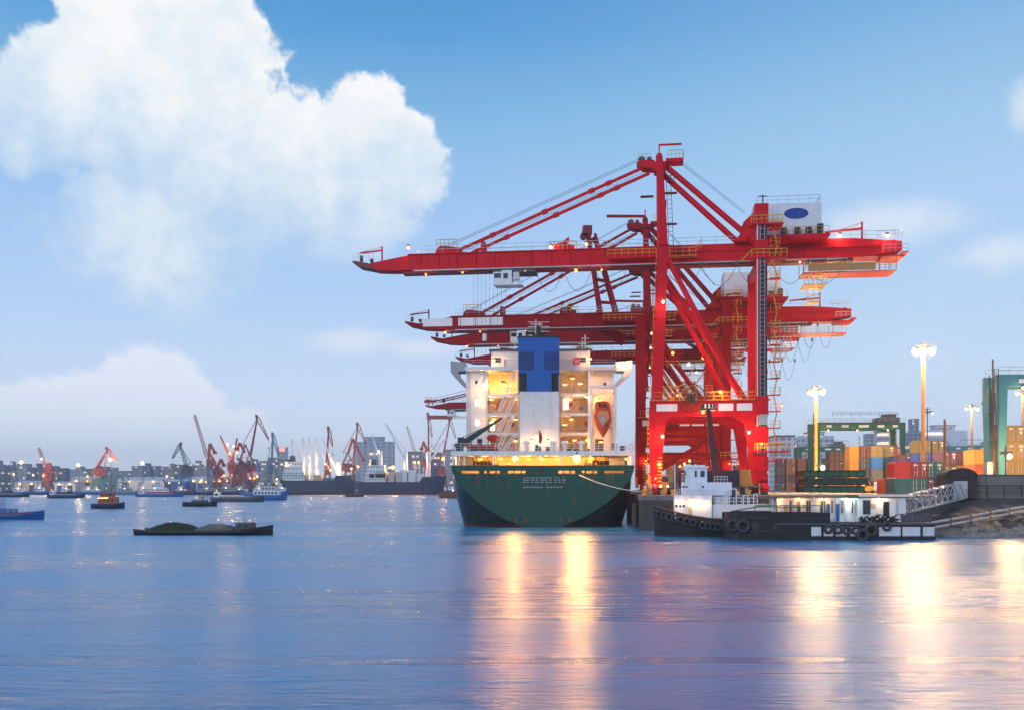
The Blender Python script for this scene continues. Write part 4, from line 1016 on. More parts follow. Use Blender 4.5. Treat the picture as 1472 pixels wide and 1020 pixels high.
# ------------------------------------------------------------------ shipping containers, one Empty each with parts
def make_container_meshes(L):
    W, H = 2.44, 2.6
    m = MB()  # corrugated box: two sides, roof, blind end
    n = int(L/.55)
    for sg in (-1, 1):
        pts = []
        for k in range(n+1):
            y = L*k/n
            for dy, dx in ((-.09,0),(-.03,.06),(.0,.06)):
                pts.append((sg*(W/2-dx*1.6), min(max(y+dy*2,0),L)))
        m.loft([[(x,y,.12) for x, y in pts],[(x,y,H-.1) for x, y in pts]])
    m.box(-W/2+.02,W/2-.02,.02,L-.02,H-.09,H-.02); m.box(-W/2+.02,W/2-.02,.02,L-.02,.06,.14)
    body = m
    fr = MB()
    for x in (-W/2+.06, W/2-.06):
        for y in (.06, L-.06): fr.box(x-.08,x+.08,y-.08,y+.08,0,H)
        fr.box(x-.06,x+.06,0,L,0,.14); fr.box(x-.05,x+.05,0,L,H-.1,H)
    for y in (.03, L-.03): fr.box(-W/2,W/2,y-.04,y+.04,0,.16); fr.box(-W/2,W/2,y-.04,y+.04,H-.13,H)
    dl = MB(); nn = 4
    for sg in (-1, 1):
        for k in range(nn):
            z0 = .18+k*(2.27/nn); 
            dl.box(*sorted((sg*.03,sg*1.12)),.03,.07,z0+.03,z0+2.27/nn-.03)
        dl.box(*sorted((sg*.02,sg*1.14)),.07,.10,.16,2.46)
    rods = MB()
    for x in (-.85,-.4,.4,.85): rods.bar((x,-.01,.2),(x,-.01,2.42),.045); rods.box(x-.09,x+.09,-.03,.01,.9,1.0); rods.box(x-.07,x+.07,-.03,.01,1.9,2.0); rods.box(x-.07,x+.07,-.03,.01,.4,.5)
    be = MB()
    pts = []
    for k in range(10):
        x = -W/2+.1+(W-.2)*k/9
        for dx, dy in ((-.06,0),(-.02,.05),(.06,.05)): pts.append((min(max(x+dx,-W/2),W/2), .03+dy))
    be.loft([[(x,y,.15) for x, y in pts],[(x,y,H-.12) for x, y in pts]])
    pl = MB(); pl.box(-.95,-.5,.0,.02,2.0,2.2); pl.box(.45,1.0,.0,.02,1.95,2.2); pl.box(.6,.9,.0,.02,1.3,1.75)
    def mesh(b_, nm, mt):
        me = bpy.data.meshes.new(nm); me.from_pydata(b_.v, [], b_.f); me.materials.append(mt); return me
    return dict(body=mesh(body,'body',CONT), frame=mesh(fr,'frame',CONT), doors=mesh(dl,'door_pair',CONT), rods=mesh(rods,'lock_rod',STEEL), blind=mesh(be,'blind_end',CONT), marks=mesh(pl,'marking_plate',SIGN))
mt = bpy.data.materials.new('container_paint'); mt.use_nodes = True; t = NT(mt.node_tree); b = t.n['Principled BSDF']
oi = t.new('ShaderNodeObjectInfo'); tcn = t.new('ShaderNodeTexCoord')
nA = t.noise(t.mapping(tcn.outputs['Object'], scale=(1.2,1.2,.6)), 1.1, 6, .65)
vv = t.new('ShaderNodeVectorMath', operation='ADD'); t.l.new(tcn.outputs['Object'], vv.inputs[0])
cx = t.new('ShaderNodeCombineXYZ'); t.l.new(t.m('MULTIPLY', oi.outputs['Random'], 50), cx.inputs[0]); t.l.new(cx.outputs[0], vv.inputs[1])
nB = t.noise(t.mapping(vv.outputs[0], scale=(2.5,2.5,.35)), 1.5, 5, .7)
col = t.mix(t.m('MULTIPLY', nA, .45), oi.outputs['Color'], t.mix(1.0, oi.outputs['Color'], (.6,.58,.58,1), 'MULTIPLY'))
col = t.mix(t.m('MULTIPLY', t.step(nB,.52,.76), .45), col, (.10,.05,.035,1))
t.l.new(col, b.inputs['Base Color']); b.inputs['Roughness'].default_value = .5
CONT = mt
CM20 = make_container_meshes(6.06); CM40 = make_container_meshes(12.19)
CC = {'orange': (.55,.13,.025), 'brown': (.20,.055,.035), 'yellow': (.72,.36,.04), 'navy': (.03,.05,.16), 'dark grey': (.06,.07,.09), 'red': (.50,.025,.02),
      'dark red': (.26,.025,.03), 'teal': (.02,.14,.15), 'tan': (.42,.27,.08), 'bright blue': (.03,.22,.60), 'grey': (.24,.23,.21), 'purple': (.12,.045,.085),
      'olive': (.17,.13,.045), 'maroon': (.16,.03,.04), 'blue': (.03,.06,.32), 'green': (.03,.12,.07), 'orange red': (.55,.08,.02), 'dark blue': (.03,.045,.12), 'brown grey': (.16,.11,.09)}
def container(color, label, loc, rz=-QA, blind=False, long=False, group='shipping containers stacked in the yard'):
    T = thing('shipping_container', label, 'container', loc, rz, group)
    C_ = CM40 if long else CM20; rgb = CC[color]
    k = random.uniform(.85,1.15)
    parts = ['body','frame']+(['blind'] if blind else ['doors','rods']+(['marks'] if random.random() < .6 else []))
    for p in parts:
        nm = {'body':'body','frame':'frame','doors':'door_pair','rods':'lock_rod','blind':'blind_end','marks':'marking_plate'}[p]
        o = bpy.data.objects.new(nm, C_[p]); COL.objects.link(o); o.parent = T; o.color = (*[c*k for c in rgb], 1)
    return T
TIER = {1: ['single'], 2: ['lower','upper'], 3: ['bottom','middle','top'], 4: ['bottom','second','third','top'], 5: ['bottom','second','third','fourth','top']}
def stack(px, D, cols, where, blind=False, long=False, off=0.0):
    """px: left edge of the face in the photograph, D: distance; cols bottom to top"""
    X = atx(px, D)+1.22
    for k, c_ in enumerate(cols):
        if c_ is None: continue
        bl = blind if not isinstance(blind, (list, tuple)) else blind[k]
        container(c_, f"{TIER[len(cols)][k]} {c_} container in the {where}", (X+random.uniform(-.05,.05), D+random.uniform(-.1,.1), QZ+.01+k*2.61), -QA, bl, long)
random.seed(5)
stack(1287.6,160,['teal','red'],'front stack left of the shed, below the red end wall',blind=True)
stack(1310.6,159.7,['teal','dark red'],'middle front stack left of the arched shed')
stack(1333.6,159.4,['purple','teal'],'front stack touching the arched shed')
stack(1272.5,166,['orange red'],'low row beside the front teal stack')
# farthest row, small, at the left of the yard
for px, cs, wh_ in ((1117,['brown grey','purple','brown grey','purple'],'faded stack just right of the crane stairs'),(1132,['orange','brown','orange','orange'],'orange stack near the crane stairs'),
                (1147,['brown','orange','orange','orange'],'second orange stack near the crane stairs'),(1162,['brown','brown grey','brown','orange'],'stack behind the left green gantry leg'),(1177,['dark grey','brown','brown','brown grey'],'stack behind the white yard floodlight')):
    stack(px,318,cs,wh_)
stack(1193,258,['blue','purple','brown','brown'],'stack right of the left green gantry leg')
stack(1206.5,258,['brown','brown','brown','brown'],'brown stack two left of the yellow one')
stack(1220,262,['navy','maroon','brown','blue'],'stack with a blue box on top beside the yellow one')
stack(1222,226,['brown','yellow','yellow','yellow'],'tall yellow stack beside the thin post',blind=True)
stack(1237.3,224,['dark blue','dark grey','dark grey','brown'],'dark stack right of the yellow one')
stack(1253,222,['brown','grey','bright blue','tan'],'stack of the bright blue box',blind=[True,True,True,False])
stack(1269,223,['orange red','brown','teal','tan'],'stack right of the bright blue box',blind=[True,True,True,False])
stack(1265,232,['brown','brown','brown','red'],'red topped column left of the gantry right leg')
stack(1280,233,['maroon','maroon','teal','red'],'red topped column touching the gantry right leg')
stack(1286,212,['navy','navy','navy'],'navy stack behind the gantry right leg')
stack(1303,205,['navy','blue','purple'],'stack left of the tall yard light mast')
stack(1320.5,196,['brown','olive','blue','olive'],'tall stack right behind the yard light mast')
stack(1339.5,196.5,['brown','tan','blue','olive'],'tall stack left of the brown pole')
stack(1356.5,186,['olive','olive','purple'],'purple topped stack right of the brown pole')
stack(1376,185.6,['olive','tan','purple'],'purple topped stack second right of the brown pole',blind=True)
stack(1395,187,['olive','olive','olive'],'olive stack behind the arched shed')
stack(1401.5,176,['orange','orange','yellow'],'orange stack lit by the sodium lamp',blind=True)
stack(1423,178,['dark red','dark red','dark red'],'dark red stack beside the teal gantry leg')
for k, px in enumerate((1449,1473,1497)):
    stack(px,150,['tan','tan','tan','tan'],['tall tan stack right of the teal gantry leg','second tall tan stack at the right edge','third tall tan stack past the right edge'][k])
# containers standing on the quay behind the tug
container('maroon','dark maroon container on the quay left of the tug wheelhouse',(*Q(5.6,17,QZ+1.3).xy,QZ+1.3),group='containers on trailers under the nearest crane')
container('dark blue','dark blue container lying lengthwise on the quay right of the tug mast',(*Q(14.2,18.2).xy,QZ+1.3),-QA+math.pi/2,False,False,'containers on trailers under the nearest crane')
container('tan','brown tan container on a trailer below the landside crane leg',(*Q(15.2,10).xy,QZ+1.3),-QA,True,False,'containers on trailers under the nearest crane')
random.seed(31)
for px, D_, cs, wh_ in ((958,300,['brown','tan','orange','brown'],'stack seen through the left of the crane portal'),(972,302,['grey','brown','red','navy'],'second stack seen through the crane portal'),(1040,296,['orange','brown','tan','teal'],'stack behind the tug mast'),(1056,298,['brown','navy','brown'],'stack behind the crane splayed leg')):
    stack(px, D_, cs, wh_)
for px, D_, c9, lab in ((957,152,'yellow','yellow terminal tractor parked under the left leg of the nearest crane'),(1003,170,'red','dark red terminal tractor under the crane portal')):
    T = thing('terminal_tractor', lab, 'truck', (atx(px,D_),D_,QZ+.004), -QA+.15, 'terminal tractors on the quay')
    m = MB(); m.box(-1.2,1.2,0,5.2,.7,1.05); m.build('chassis', DGREY, T)
    m = MB(); m.prism([(0,1.05),(1.9,1.05),(1.9,3.0),(.35,3.0),(0,1.9)], 'x', -1.15, .5); cb = m.build('cab', YEL if c9 == 'yellow' else RED2, T)
    m = MB(); m.box(-1.0,.4,-.02,.05,1.95,2.75); m.build('windscreen', GLASS, cb)
    for yy in (.9,3.4,4.5):
        for xx in (-1.0,1.0): m = MB(); m.tube((xx-.17,yy,.5),(xx+.17,yy,.5),.5,12); m.build('wheel', RUBBER, T)
    for xx in (-.8,.3): m = MB(); m.box(xx-.12,xx+.12,-.06,0,1.2,1.4); m.build('headlight', glow('head_lamp',(1,.8,.5),12) if 'head_lamp' not in MATS else MATS['head_lamp'], T)
# trailers under them
for k, (x, y, r_, lab) in enumerate(((5.6,17,0,'flat trailer under the maroon container'),(14.2,18.2,math.pi/2,'flat trailer under the dark blue container'),(15.2,10,0,'flat trailer under the brown tan container'))):
    T = thing('trailer', lab, 'trailer', Q(x,y,QZ), -QA+r_, 'container trailers on the quay')
    m = MB(); m.box(-1.2,1.2,0,6.2,1.0,1.28); m.build('chassis', DGREY, T)
    for yy in (1.0,2.2,5.2):
        for xx in (-1.05,1.05):
            m = MB(); m.tube((xx-.15,yy,.5),(xx+.15,yy,.5),.5,12); m.build('wheel', RUBBER, T)
# stack of dark green hatch covers on the quay
for k in range(3):
    T = thing('hatch_cover', ['lowest','middle','topmost'][k]+' dark green hatch cover in the pile beside the crane stairs', 'hatch cover', Q(22.5+.4*(k%2),4,QZ+.35+k*1.15), -QA, 'pile of hatch covers')
    m = MB(); m.box(-.4,8.6,0,7,.12,.9); m.build('panel', GRN if k != 1 else paint('green_dark',(.015,.06,.04),.5,.4), T)
    m = MB()
    for q in range(9): m.box(-.4+q*1.1,-.3+q*1.1,-.12,7.1,0,1.0)
    m.box(-.5,8.7,-.15,.0,.8,1.0); m.build('rib', BLACK, T)

# ------------------------------------------------------------------ rubber-tyred gantries
def rtg(label, X, D, span, H, body, leg2=True, group='yard gantry cranes', lit=True, wide=1.3, trolley_at=.75, ly=6.4):
    T = thing('yard_gantry', label, 'yard crane', (X, D, QZ), -R(1.0), group)
    bh = 1.9
    for x in ((0, span) if leg2 else (0,)):
        for y in (0, ly):
            m = MB(); m.prism([(x-.45,1.6),(x+.45,1.6),(x+wide/2,H-bh),(x+wide/2,H),(x-wide/2,H),(x-wide/2,H-bh)], 'y', y-.35, y+.35); lg = m.build('leg', body, T)
        m = MB(); m.box(x-.5,x+.5,-1.6,8,.95,1.65); m.build('sill_beam', body, T)
        for y in (-1,0.6,6,7.4):
            m = MB(); m.tube((x-.3,y,.6),(x+.3,y,.6),.6,14); m.build('wheel', RUBBER, T)
        m = MB(); m.bar((x,.3,H*.5),(x,6.2,H*.8),.2); m.bar((x,.3,H*.45),(x,6.2,H*.45),.25); m.build('leg_brace', body, T)
    for y in (0, ly):
        m = MB(); m.box(-.6,span+.6,y-.4,y+.4,H-bh*.9,H); bm_ = m.build('main_beam', body, T)
        if y == 0:
            for f0, f1 in ((.10,.16),(.28,.36),(.48,.60),(.70,.78),(.88,.94)):
                mm = MB(); mm.box(span*f0,span*f1,-.46,-.402,H-1.25,H-.65); mm.build('sign_panel', SIGN, bm_)
        m = MB(); m.rail([(-.6,y-.4,H),(span+.6,y-.4,H)],1.1,1.6,.035); m.build('beam_rail', STEEL, bm_)
    m = MB(); tx = span*trolley_at; m.box(tx-2.2,tx+2.6,0,6.4,H+.1,H+1.3); m.box(tx-.5,tx+2,1,5,H+1.3,H+2.2); m.rail([(span*.18,.2,H+1.6),(span*.95,.2,H+1.6)],.9,2.2,.05); trl = m.build('trolley', DGREY, T)
    m = MB(); m.ladder((-wide*.6,-.6,2),(-wide*.6,-.6,H+.8),.6,.5,.05); m.bar((-wide*.9,-.5,1.5),(-wide*.9,-.5,H+2.2),.18); m.build('ladder', DGREY, T)
    if lit:
        for f in (.12,.46,.82): lamp(T, (span*f,-.6,H-bh-.1), 1500, PALE, .22, DGREY)
    return T
rtg('green yard gantry crane with white panels spanning the container stacks', atx(1175,250), 250, 21.2, 17.4, GRN, trolley_at=.85)
rtg('small distant green yard gantry crane left of the nearer green one', atx(1150,390), 390, 20.0, 17.0, GRN, lit=False)
rtg('large teal yard gantry crane standing at the right edge', atx(1439,146), 146, 24, 17.6, TEAL, wide=1.6, ly=4.0)
rtg('distant pale yard gantry crane behind the purple containers', atx(1365,372), 372, 24, 16.6, TEAL, lit=False, wide=1.0)
# dark service frame on the left face of the teal gantry
T = thing('service_cable_frame', 'dark cables and ladder frame on the left of the teal gantry leg', 'ladder', at(1427,683,145))
m = MB(); m.bar((-.2,0,0),(-.5,0,14.6),.14); m.bar((.7,0,.3),(-.3,0,12.8),.08); m.ladder((.3,-.3,0),(-.2,-.3,12),.6,.6,.05)
for k in range(5): m.bar((-.25-.17*k,0,1+2.6*k),(.8-.2*k,0,2.2+2.6*k),.1)
m.build('frame', BLACK, T)
m = MB(); m.box(-.9,.1,-.2,1.0,.2,2.0); m.build('generator_box', GREY, T)

# ------------------------------------------------------------------ light masts
def mast(label, px, py_top, D, r, heads, pw, matm, zb=QZ, col=PALE, lr=.34, ring=True, spread=.9):
    X = atx(px, D); H = atz(py_top, D)-zb
    T = thing('light_mast', label, 'light mast', (X, D, zb), 0, 'yard light masts')
    m = MB(); m.tube((0,0,0),(0,0,H),r*1.25,12,r*.75); m.build('pole', matm, T)
    m = MB()
    if ring: m.torus((0,0,H+.1),spread,.07,'z',18,5); m.torus((0,0,H+.9),spread*.8,.05,'z',18,5)
    m.lathe([(r*1.2,H-.5),(r*1.5,H),(r*.6,H+1.2)],(0,0,0),10)
    for k in range(heads):
        a = 2*math.pi*k/heads+.3; m.bar((0,0,H),(spread*math.cos(a),spread*math.sin(a),H),.07)
    m.build('head_frame', DGREY, T)
    for k in range(heads):
        a = 2*math.pi*k/heads+.3; x, y = spread*1.25*math.cos(a), spread*1.25*math.sin(a)
        mm = MB(); mm.prism([(x-.35,H+.35),(x+.35,H+.35),(x+.45,H-.05),(x-.45,H-.05)], 'y', y-.3, y+.3); mm.build('floodlight', DGREY, T)
    for k in range(max(1, heads//2)):
        a = 2*math.pi*k/max(1,heads//2)+.3
        lamp(T, (spread*1.5*math.cos(a), spread*1.3*math.sin(a)-.1, H-.30), pw, col, lr*1.15)
    return T
SODP = paint('mast_orange', (.45,.22,.07), .7, .5, (.2,.07,.03))
mast('tall rusty orange light mast with a ring of floodlights left of the brown pole', 1327, 503, 172, .33, 8, 34000, SODP, spread=1.2, lr=.55)
mast('yellow light mast rising beside the left leg of the green gantry', 1173, 562, 205, .30, 8, 26000, YEL, spread=1.1, lr=.42)
mast('thin light mast with two lamp heads behind the purple containers', 1397, 586, 290, .30, 4, 30000, SODP, spread=1.3, lr=.45)
mast('far light mast seen through the teal gantry at the right edge', 1470, 564, 300, .30, 4, 30000, SODP, spread=1.4, lr=.5)
mast('tall floodlight mast off the right side of the yard', 1560, 470, 150, .33, 8, 34000, SODP, spread=1.2, lr=.5)  # out of view; its power is set for gold reflections on the water
mast('unlit thin mast with a cross head just right of the tall mast', 1333, 592, 260, .16, 2, 1, DGREY, spread=1.0)
mast('low white floodlight glaring beside the left leg of the green gantry', 1179, 669, 196, .18, 2, 22000, GRN, col=COOL, spread=.3, lr=.55, ring=False)
mast('low orange floodlight glaring in front of the teal gantry leg', 1446, 652, 140, .14, 2, 26000, DGREY, col=(1,.56,.22), spread=.3, lr=.5, ring=False)
# timber poles and posts
def pole(label, px, py_top, D, r, arm=True, py_bot=None, mt_=TIMBER):
    X = atx(px, D); H = atz(py_top, D)-QZ
    T = thing('timber_pole', label, 'pole', (X, D, QZ), 0, 'thin poles in the yard')
    m = MB(); m.tube((0,0,0),(0,0,H),r*1.2,8,r*.8); m.build('shaft', mt_, T)
    if arm: m = MB(); m.bar((-.9,0,H-1.6),(1.1,0,H-1.6),.12); m.bar((-.4,0,H-2.4),(.6,0,H-1.6),.07); m.tube((1.0,0,H-1.6),(1.0,0,H-1.3),.1,6); m.build('cross_arm', mt_, T)
pole('brown timber pole with a cross arm above the purple containers', 1358, 602, 168, .26)
pole('brown timber post between the gantry right leg and the red containers', 1288, 620, 190, .13, False)
pole('dark thin post beside the yellow container stack', 1235, 626, 215, .11, False)
pole('dark thin pole right of the crane stairs', 1131, 640, 215, .10, False)
pole('thin pole left of the pale office tower', 1159, 637, 300, .14, False)
# small things on the yard ground
for k, (px, D, c_, lab) in enumerate(((1238,196,'orange','small orange machine standing in front of the dark container stack'),(1250,194,'yellow','small yellow machine on the lit yard ground'),(1268,192,'grey','grey machine in front of the narrow containers'))):
    T = thing('yard_machine', lab, 'machine', (atx(px,D), D, QZ+.004), 0, 'small machines on the lit yard')
    mt_ = {'orange': ORANGE, 'yellow': YEL, 'grey': GREY}[c_]
    m = MB(); m.box(-.9,.9,0,2.6,.5,1.3); m.box(-.8,.2,.3,2.2,1.3,2.2); m.build('body', mt_, T)
    m = MB(); m.box(-.7,.1,.26,.3,1.4,2.1); m.build('window', GLASS, T)
    for xx in (-.7,.7):
        m = MB(); m.tube((xx-.14,.5,.4),(xx+.14,.5,.4),.4,12); m.build('wheel', RUBBER, T)
T = thing('yard_barrier', 'low rusty barrier wall in front of the brown container stacks', 'wall', (atx(1190,205),205,QZ+.004), 0)
for k in range(13):
    m = MB(); m.box(k*1.9,k*1.9+1.85,0,.5,0,1.7+random.uniform(-.08,.08)); m.build('panel', RUST if k < 7 else GREY, T)
# ------------------------------------------------------------------ tug, barge and pontoon in front of the quay
def tyres(par, pts, r, ax='y', nm='tyre'):
    m = MB(); m.torus((0,0,0), r*.72, r*.3, ax, 14, 6); me = None
    for k, (x, y, z) in enumerate(pts):
        if me is None: o = m.build(nm, RUBBER, par, smooth=True); me = o; o.location = (x,y,z)
        else: inst(me, par, (x,y,z), 0, nm)
TD = 122.5
TUG = thing('tugboat', 'white and black tugboat with a dark red ladder mast and tyres hung along its bow', 'tugboat', (atx(1020,TD), TD, 0), R(-9))
def tx_(px): return (px-1020)*TD/F
def tz_(py): return CAMZ+(HZ-py)*TD/F
# hull: bow to the left with sheer
def tsec(x):
    u = (x+6.8)/21.0; hwid = 3.2*min(1, max(0.0, 1-(1-min(1,u/.30))**2.3)) if u < .30 else 3.2
    if u > .85: hwid *= max(.55, 1-(u-.85)*2)
    top = 2.15+1.6*max(0, 1-u/.42)**1.8
    dk = top-.75
    wl = hwid*(.80 if u > .1 else .6)
    return [(x,-wl,-.5),(x+.05,-wl*1.04,.25),(x,-hwid,top-.55),(x,-hwid-.02,top),(x,-hwid+.16,top+.01),(x,-hwid+.22,dk),(x,hwid-.22,dk),(x,hwid-.16,top+.01),(x,hwid+.02,top),(x,hwid,top-.55),(x+.05,wl*1.04,.25),(x,wl,-.5)]
xs = [-6.75,-6.6,-6.3,-5.9,-5.3,-4.5,-3.4,-2,0,3,6,9,12,14.2]
m = MB(); m.loft([tsec(x) for x in xs], closed=True); m.build('hull', BLACK, TUG)
m = MB()
for sg in (0, 1):
    m.path([Vector(tsec(x)[3 if sg == 0 else 8])+Vector((0,0,.03)) for x in xs], .10, 6)
m.build('rubbing_strake', RUST, TUG)
m = MB(); m.loft([[(x, v[5][1]+.02, v[5][2]+.02),(x, v[6][1]-.02, v[5][2]+.02)] for x, v in [(x, tsec(x)) for x in xs]]); m.build('deck', DECKG, TUG)
pts = []
for x in (-6.5,-6.1,-5.5,-4.9,-4.2,-3.5,-2.8,-2.1,-.9,-.3,.3,.9,1.5,2.1,2.7):
    v = tsec(x); pts.append((x, v[3][1]-.22, v[3][2]-.75-(.15 if x > -1 else 0)))
tyres(TUG, pts, .52)
# superstructure
W_ = paint('tug_white', (.80,.82,.88), .45, .22, (.3,.25,.22), ns=.6)
def tb(name, xa, xb, ya, yb, pa, pb, mt=W_, par=TUG): m = MB(); m.box(tx_(xa),tx_(xb),ya,yb,tz_(pa),tz_(pb)); return m.build(name, mt, par)
m = MB(); m.prism([(tx_(969),-1.7),(tx_(970.5),-2.3),(tx_(1022),-2.3),(tx_(1022),1.9),(tx_(970.5),1.9),(tx_(969),1.4)], 'z', tz_(744), tz_(711)); h1 = m.build('lower_house', W_, TUG)
m = MB(); m.prism([(tx_(980),-1.2),(tx_(981.5),-1.8),(tx_(1050),-1.8),(tx_(1050),1.5),(tx_(981.5),1.5),(tx_(980),1.0)], 'z', tz_(711)+.002, tz_(692.5)); h2 = m.build('upper_house', W_, TUG)
m = MB(); cxw = tx_(1003); m.prism([(cxw-1.5+.0,-.6),(cxw-.9,-1.5),(cxw+1.1,-1.5),(cxw+1.1,1.2),(cxw-.9,1.2),(cxw-1.5,.4)], 'z', tz_(692.5)+.002, tz_(672)); wh = m.build('wheelhouse', W_, TUG)
m = MB(); m.prism([(cxw-1.7,-.7),(cxw-1.0,-1.7),(cxw+1.3,-1.7),(cxw+1.3,1.4),(cxw-1.0,1.4),(cxw-1.7,.5)], 'z', tz_(672)+.002, tz_(670)); m.prism([(cxw-.7,-.8),(cxw+.9,-.8),(cxw+.9,.6),(cxw-.7,.6)], 'z', tz_(670), tz_(668)); m.build('wheelhouse_roof', W_, wh)
for xa, xb in ((998.5,1001.5),(1006.5,1012.5)):
    m = MB(); m.box(tx_(xa),tx_(xb),-1.53,-1.502,tz_(685),tz_(676)); m.build('window', GLASS, wh)
for ya in (-1.3,-.5,.3):
    m = MB(); m.box(cxw-1.56,cxw-1.505,ya*.5-.2,ya*.5+.2,tz_(685),tz_(676)); m.build('window', GLASS, wh)
m = MB(); m.box(tx_(992),tx_(998),-1.2-.55,-1.17-.3,tz_(684),tz_(675)); m.build('window', GLASS, wh) if False else None
for px in (983,987,1010): m = MB(); m.tube((tx_(px),-1.84,tz_(699)),(tx_(px),-1.80,tz_(699)),.14,10); m.build('porthole', GLASS, h2)
for px in (973,978,983): m = MB(); m.tube((tx_(px),-2.36,tz_(726)),(tx_(px),-2.31,tz_(726)),.16,10); m.build('porthole', GLASS, h1)
m = MB(); m.box(tx_(990),tx_(994.5),-2.36,-2.302,tz_(742),tz_(727)); m.build('door', paint('door_yellow',(.5,.45,.2),.5,.2), h1)
m = MB(); m.ladder((tx_(988),-2.4,tz_(744)),(tx_(988),-2.4,tz_(712)),.35,.3,.03); m.ladder((tx_(1006),-2.4,tz_(711)),(tx_(1003),-1.9,tz_(692)),.4,.3,.03); m.build('ladder', W_, h1)
m = MB(); m.rail([(tx_(970),-2.3,tz_(711)),(tx_(1022),-2.3,tz_(711))],.75,.6,.03,2); m.rail([(tx_(981),-1.8,tz_(692.5)),(tx_(990),-1.8,tz_(692.5))],.7,.4,.03,1); m.rail([(tx_(1026),-1.8,tz_(692.5)),(tx_(1044),-1.8,tz_(692.5))],.7,.4,.03,1); m.build('rail', W_, h2)
# aft deckhouse steps, vents, grey locker
m = MB(); m.prism([(tx_(1020),tz_(739)),(tx_(1020),tz_(724)),(tx_(1100),tz_(724)),(tx_(1112),tz_(734)),(tx_(1112),tz_(744)),(tx_(1020),tz_(744))], 'y', -1.9, 1.9); ad = m.build('engine_casing', W_, TUG)
m = MB(); m.box(tx_(1026),tx_(1046),-1.2,1.2,tz_(724),tz_(708)); m.box(tx_(1030),tx_(1038),-1.3,-1.2,tz_(718),tz_(703)); m.build('vent_casing', W_, TUG)
m = MB(); m.box(tx_(1029),tx_(1039),-1.36,-1.3,tz_(712),tz_(704)); m.box(tx_(1048),tx_(1058),-.8,.8,tz_(724),tz_(705)); m.box(tx_(1068),tx_(1073),-.5,.5,tz_(726),tz_(708)); m.build('locker', DGREY, TUG)
m = MB()
for xa, xb, pt in ((1018,1021.5,712),(1040,1044,705),(1047,1056,702),(1066,1072,711),(1080,1085,709)):
    m.bar((tx_(xa),-1.95,tz_(724)),(tx_(xa),-1.95,tz_(pt)),.12); m.bar((tx_(xa),-1.95,tz_(pt)),(tx_(xb),-1.95,tz_(pt)),.12); m.bar((tx_(xb),-1.95,tz_(pt)),(tx_(xb),-1.95,tz_(724)),.12)
m.rail([(tx_(1020),-1.9,tz_(724)),(tx_(1085),-1.9,tz_(724))],.8,.9,.04,1); m.build('hoop_rail', W_, ad)
# mast: leaning dark red box mast with steps
m = MB(); B0 = Vector((tx_(1031),-.1,tz_(693))); B1 = Vector((tx_(1025),-.1,tz_(655))); B2 = Vector((tx_(1018),-.1,tz_(588)))
m.bar(B0,B1,1.25,.9,1.0,.8); m.bar(B1,B2,.8,.8,.55,.5); mast_ = m.build('mast', TUGRED, TUG)
m = MB()
for k in range(26):
    p = B0.lerp(B1,k/9) if k < 9 else B1.lerp(B2,(k-9)/17); w_ = (.72 if k < 9 else .5)-(.0 if k < 9 else .012*(k-9))
    m.box(p.x+.05,p.x+w_,-.65,-.5,p.z,p.z+.1)
m.build('mast_step', DRED, mast_)
m = MB(); m.box(B2.x-.95,B2.x+1.1,-.7,.6,B2.z,B2.z+.14); m.rail([(B2.x-.9,-.65,B2.z+.1),(B2.x+1.0,-.65,B2.z+.1)],.55,.35,.04,1); m.build('mast_platform', DGREY, mast_)
m = MB()
for k in (-.6,-.1,.35,.7): m.box(B2.x+k-.12,B2.x+k+.12,-.4,-.2,B2.z+.2,B2.z+.62)
m.lathe([(.22,-.1),(.22,.25),(.05,.3)],(B1.x+.35,-.55,tz_(648)),10); m.build('navigation_lamp', BLACK, mast_)
m = MB(); m.bar((tx_(1007),.8,tz_(670)),(tx_(1007),.8,tz_(632)),.06); m.bar((tx_(1003),.8,tz_(640)),(tx_(1011),.8,tz_(640)),.05); m.lathe([(.18,0),(.18,.5)],(tx_(996),-.3,tz_(668)),8); m.build('aerial', CABLE, wh)
for x, z, pw in ((tx_(975.5),tz_(721),190),(tx_(996),tz_(721.5),230),(tx_(1012),tz_(723),150)): lamp(TUG,(x,-2.62,z),pw,WARM,.15,DGREY)
lamp(TUG,(tx_(996),-.3,tz_(664)),40,WARM,.14,DGREY)

# dark barge moored in front of the tug's stern
BD = 117.0
BG = thing('deck_barge', 'low black steel barge with big tyres on its rounded end, moored before the tug', 'barge', (atx(1040,BD), BD, 0), R(-1.5))
Lb = 143*BD/F
def zb_(py): return CAMZ+(HZ-py)*BD/F
def bs(x, top):
    f = min(1, x/1.2); h = 2.6*(.35+.65*math.sqrt(max(0,f*(2-f))))
    return [(x,-h,-.5),(x,-h,top),(x,-h+.18,top),(x,-h+.2,top-.5),(x,h-.2,top-.5),(x,h-.18,top),(x,h,top),(x,h,-.5)]
m = MB(); m.loft([bs(x, zb_(735.5 if x < 2 else 734)+(.0 if x < 9 else -.12*(x-9)/2.6)) for x in (0,.15,.4,.8,1.2,2,5,9,Lb)], closed=True); m.build('hull', BLACK, BG)
m = MB()
for xa, xb, z in ((1.8,4.6,2.5),(1.8,4.6,.95),(8.6,Lb-.1,2.4),(8.4,Lb-.1,.9)): m.tube((xa,-2.62,z),(xb,-2.62,z),.13,8)
for x in (3.1,5.6,8.0,9.8): m.lathe([(.5,-.12),(.45,.02)],(x,-2.62,1.55),14,'y')
m.build('fender_bar', RUBBER, BG)
tyres(BG, [(.6,-2.6,1.65),(1.7,-2.95,1.6)], .86)
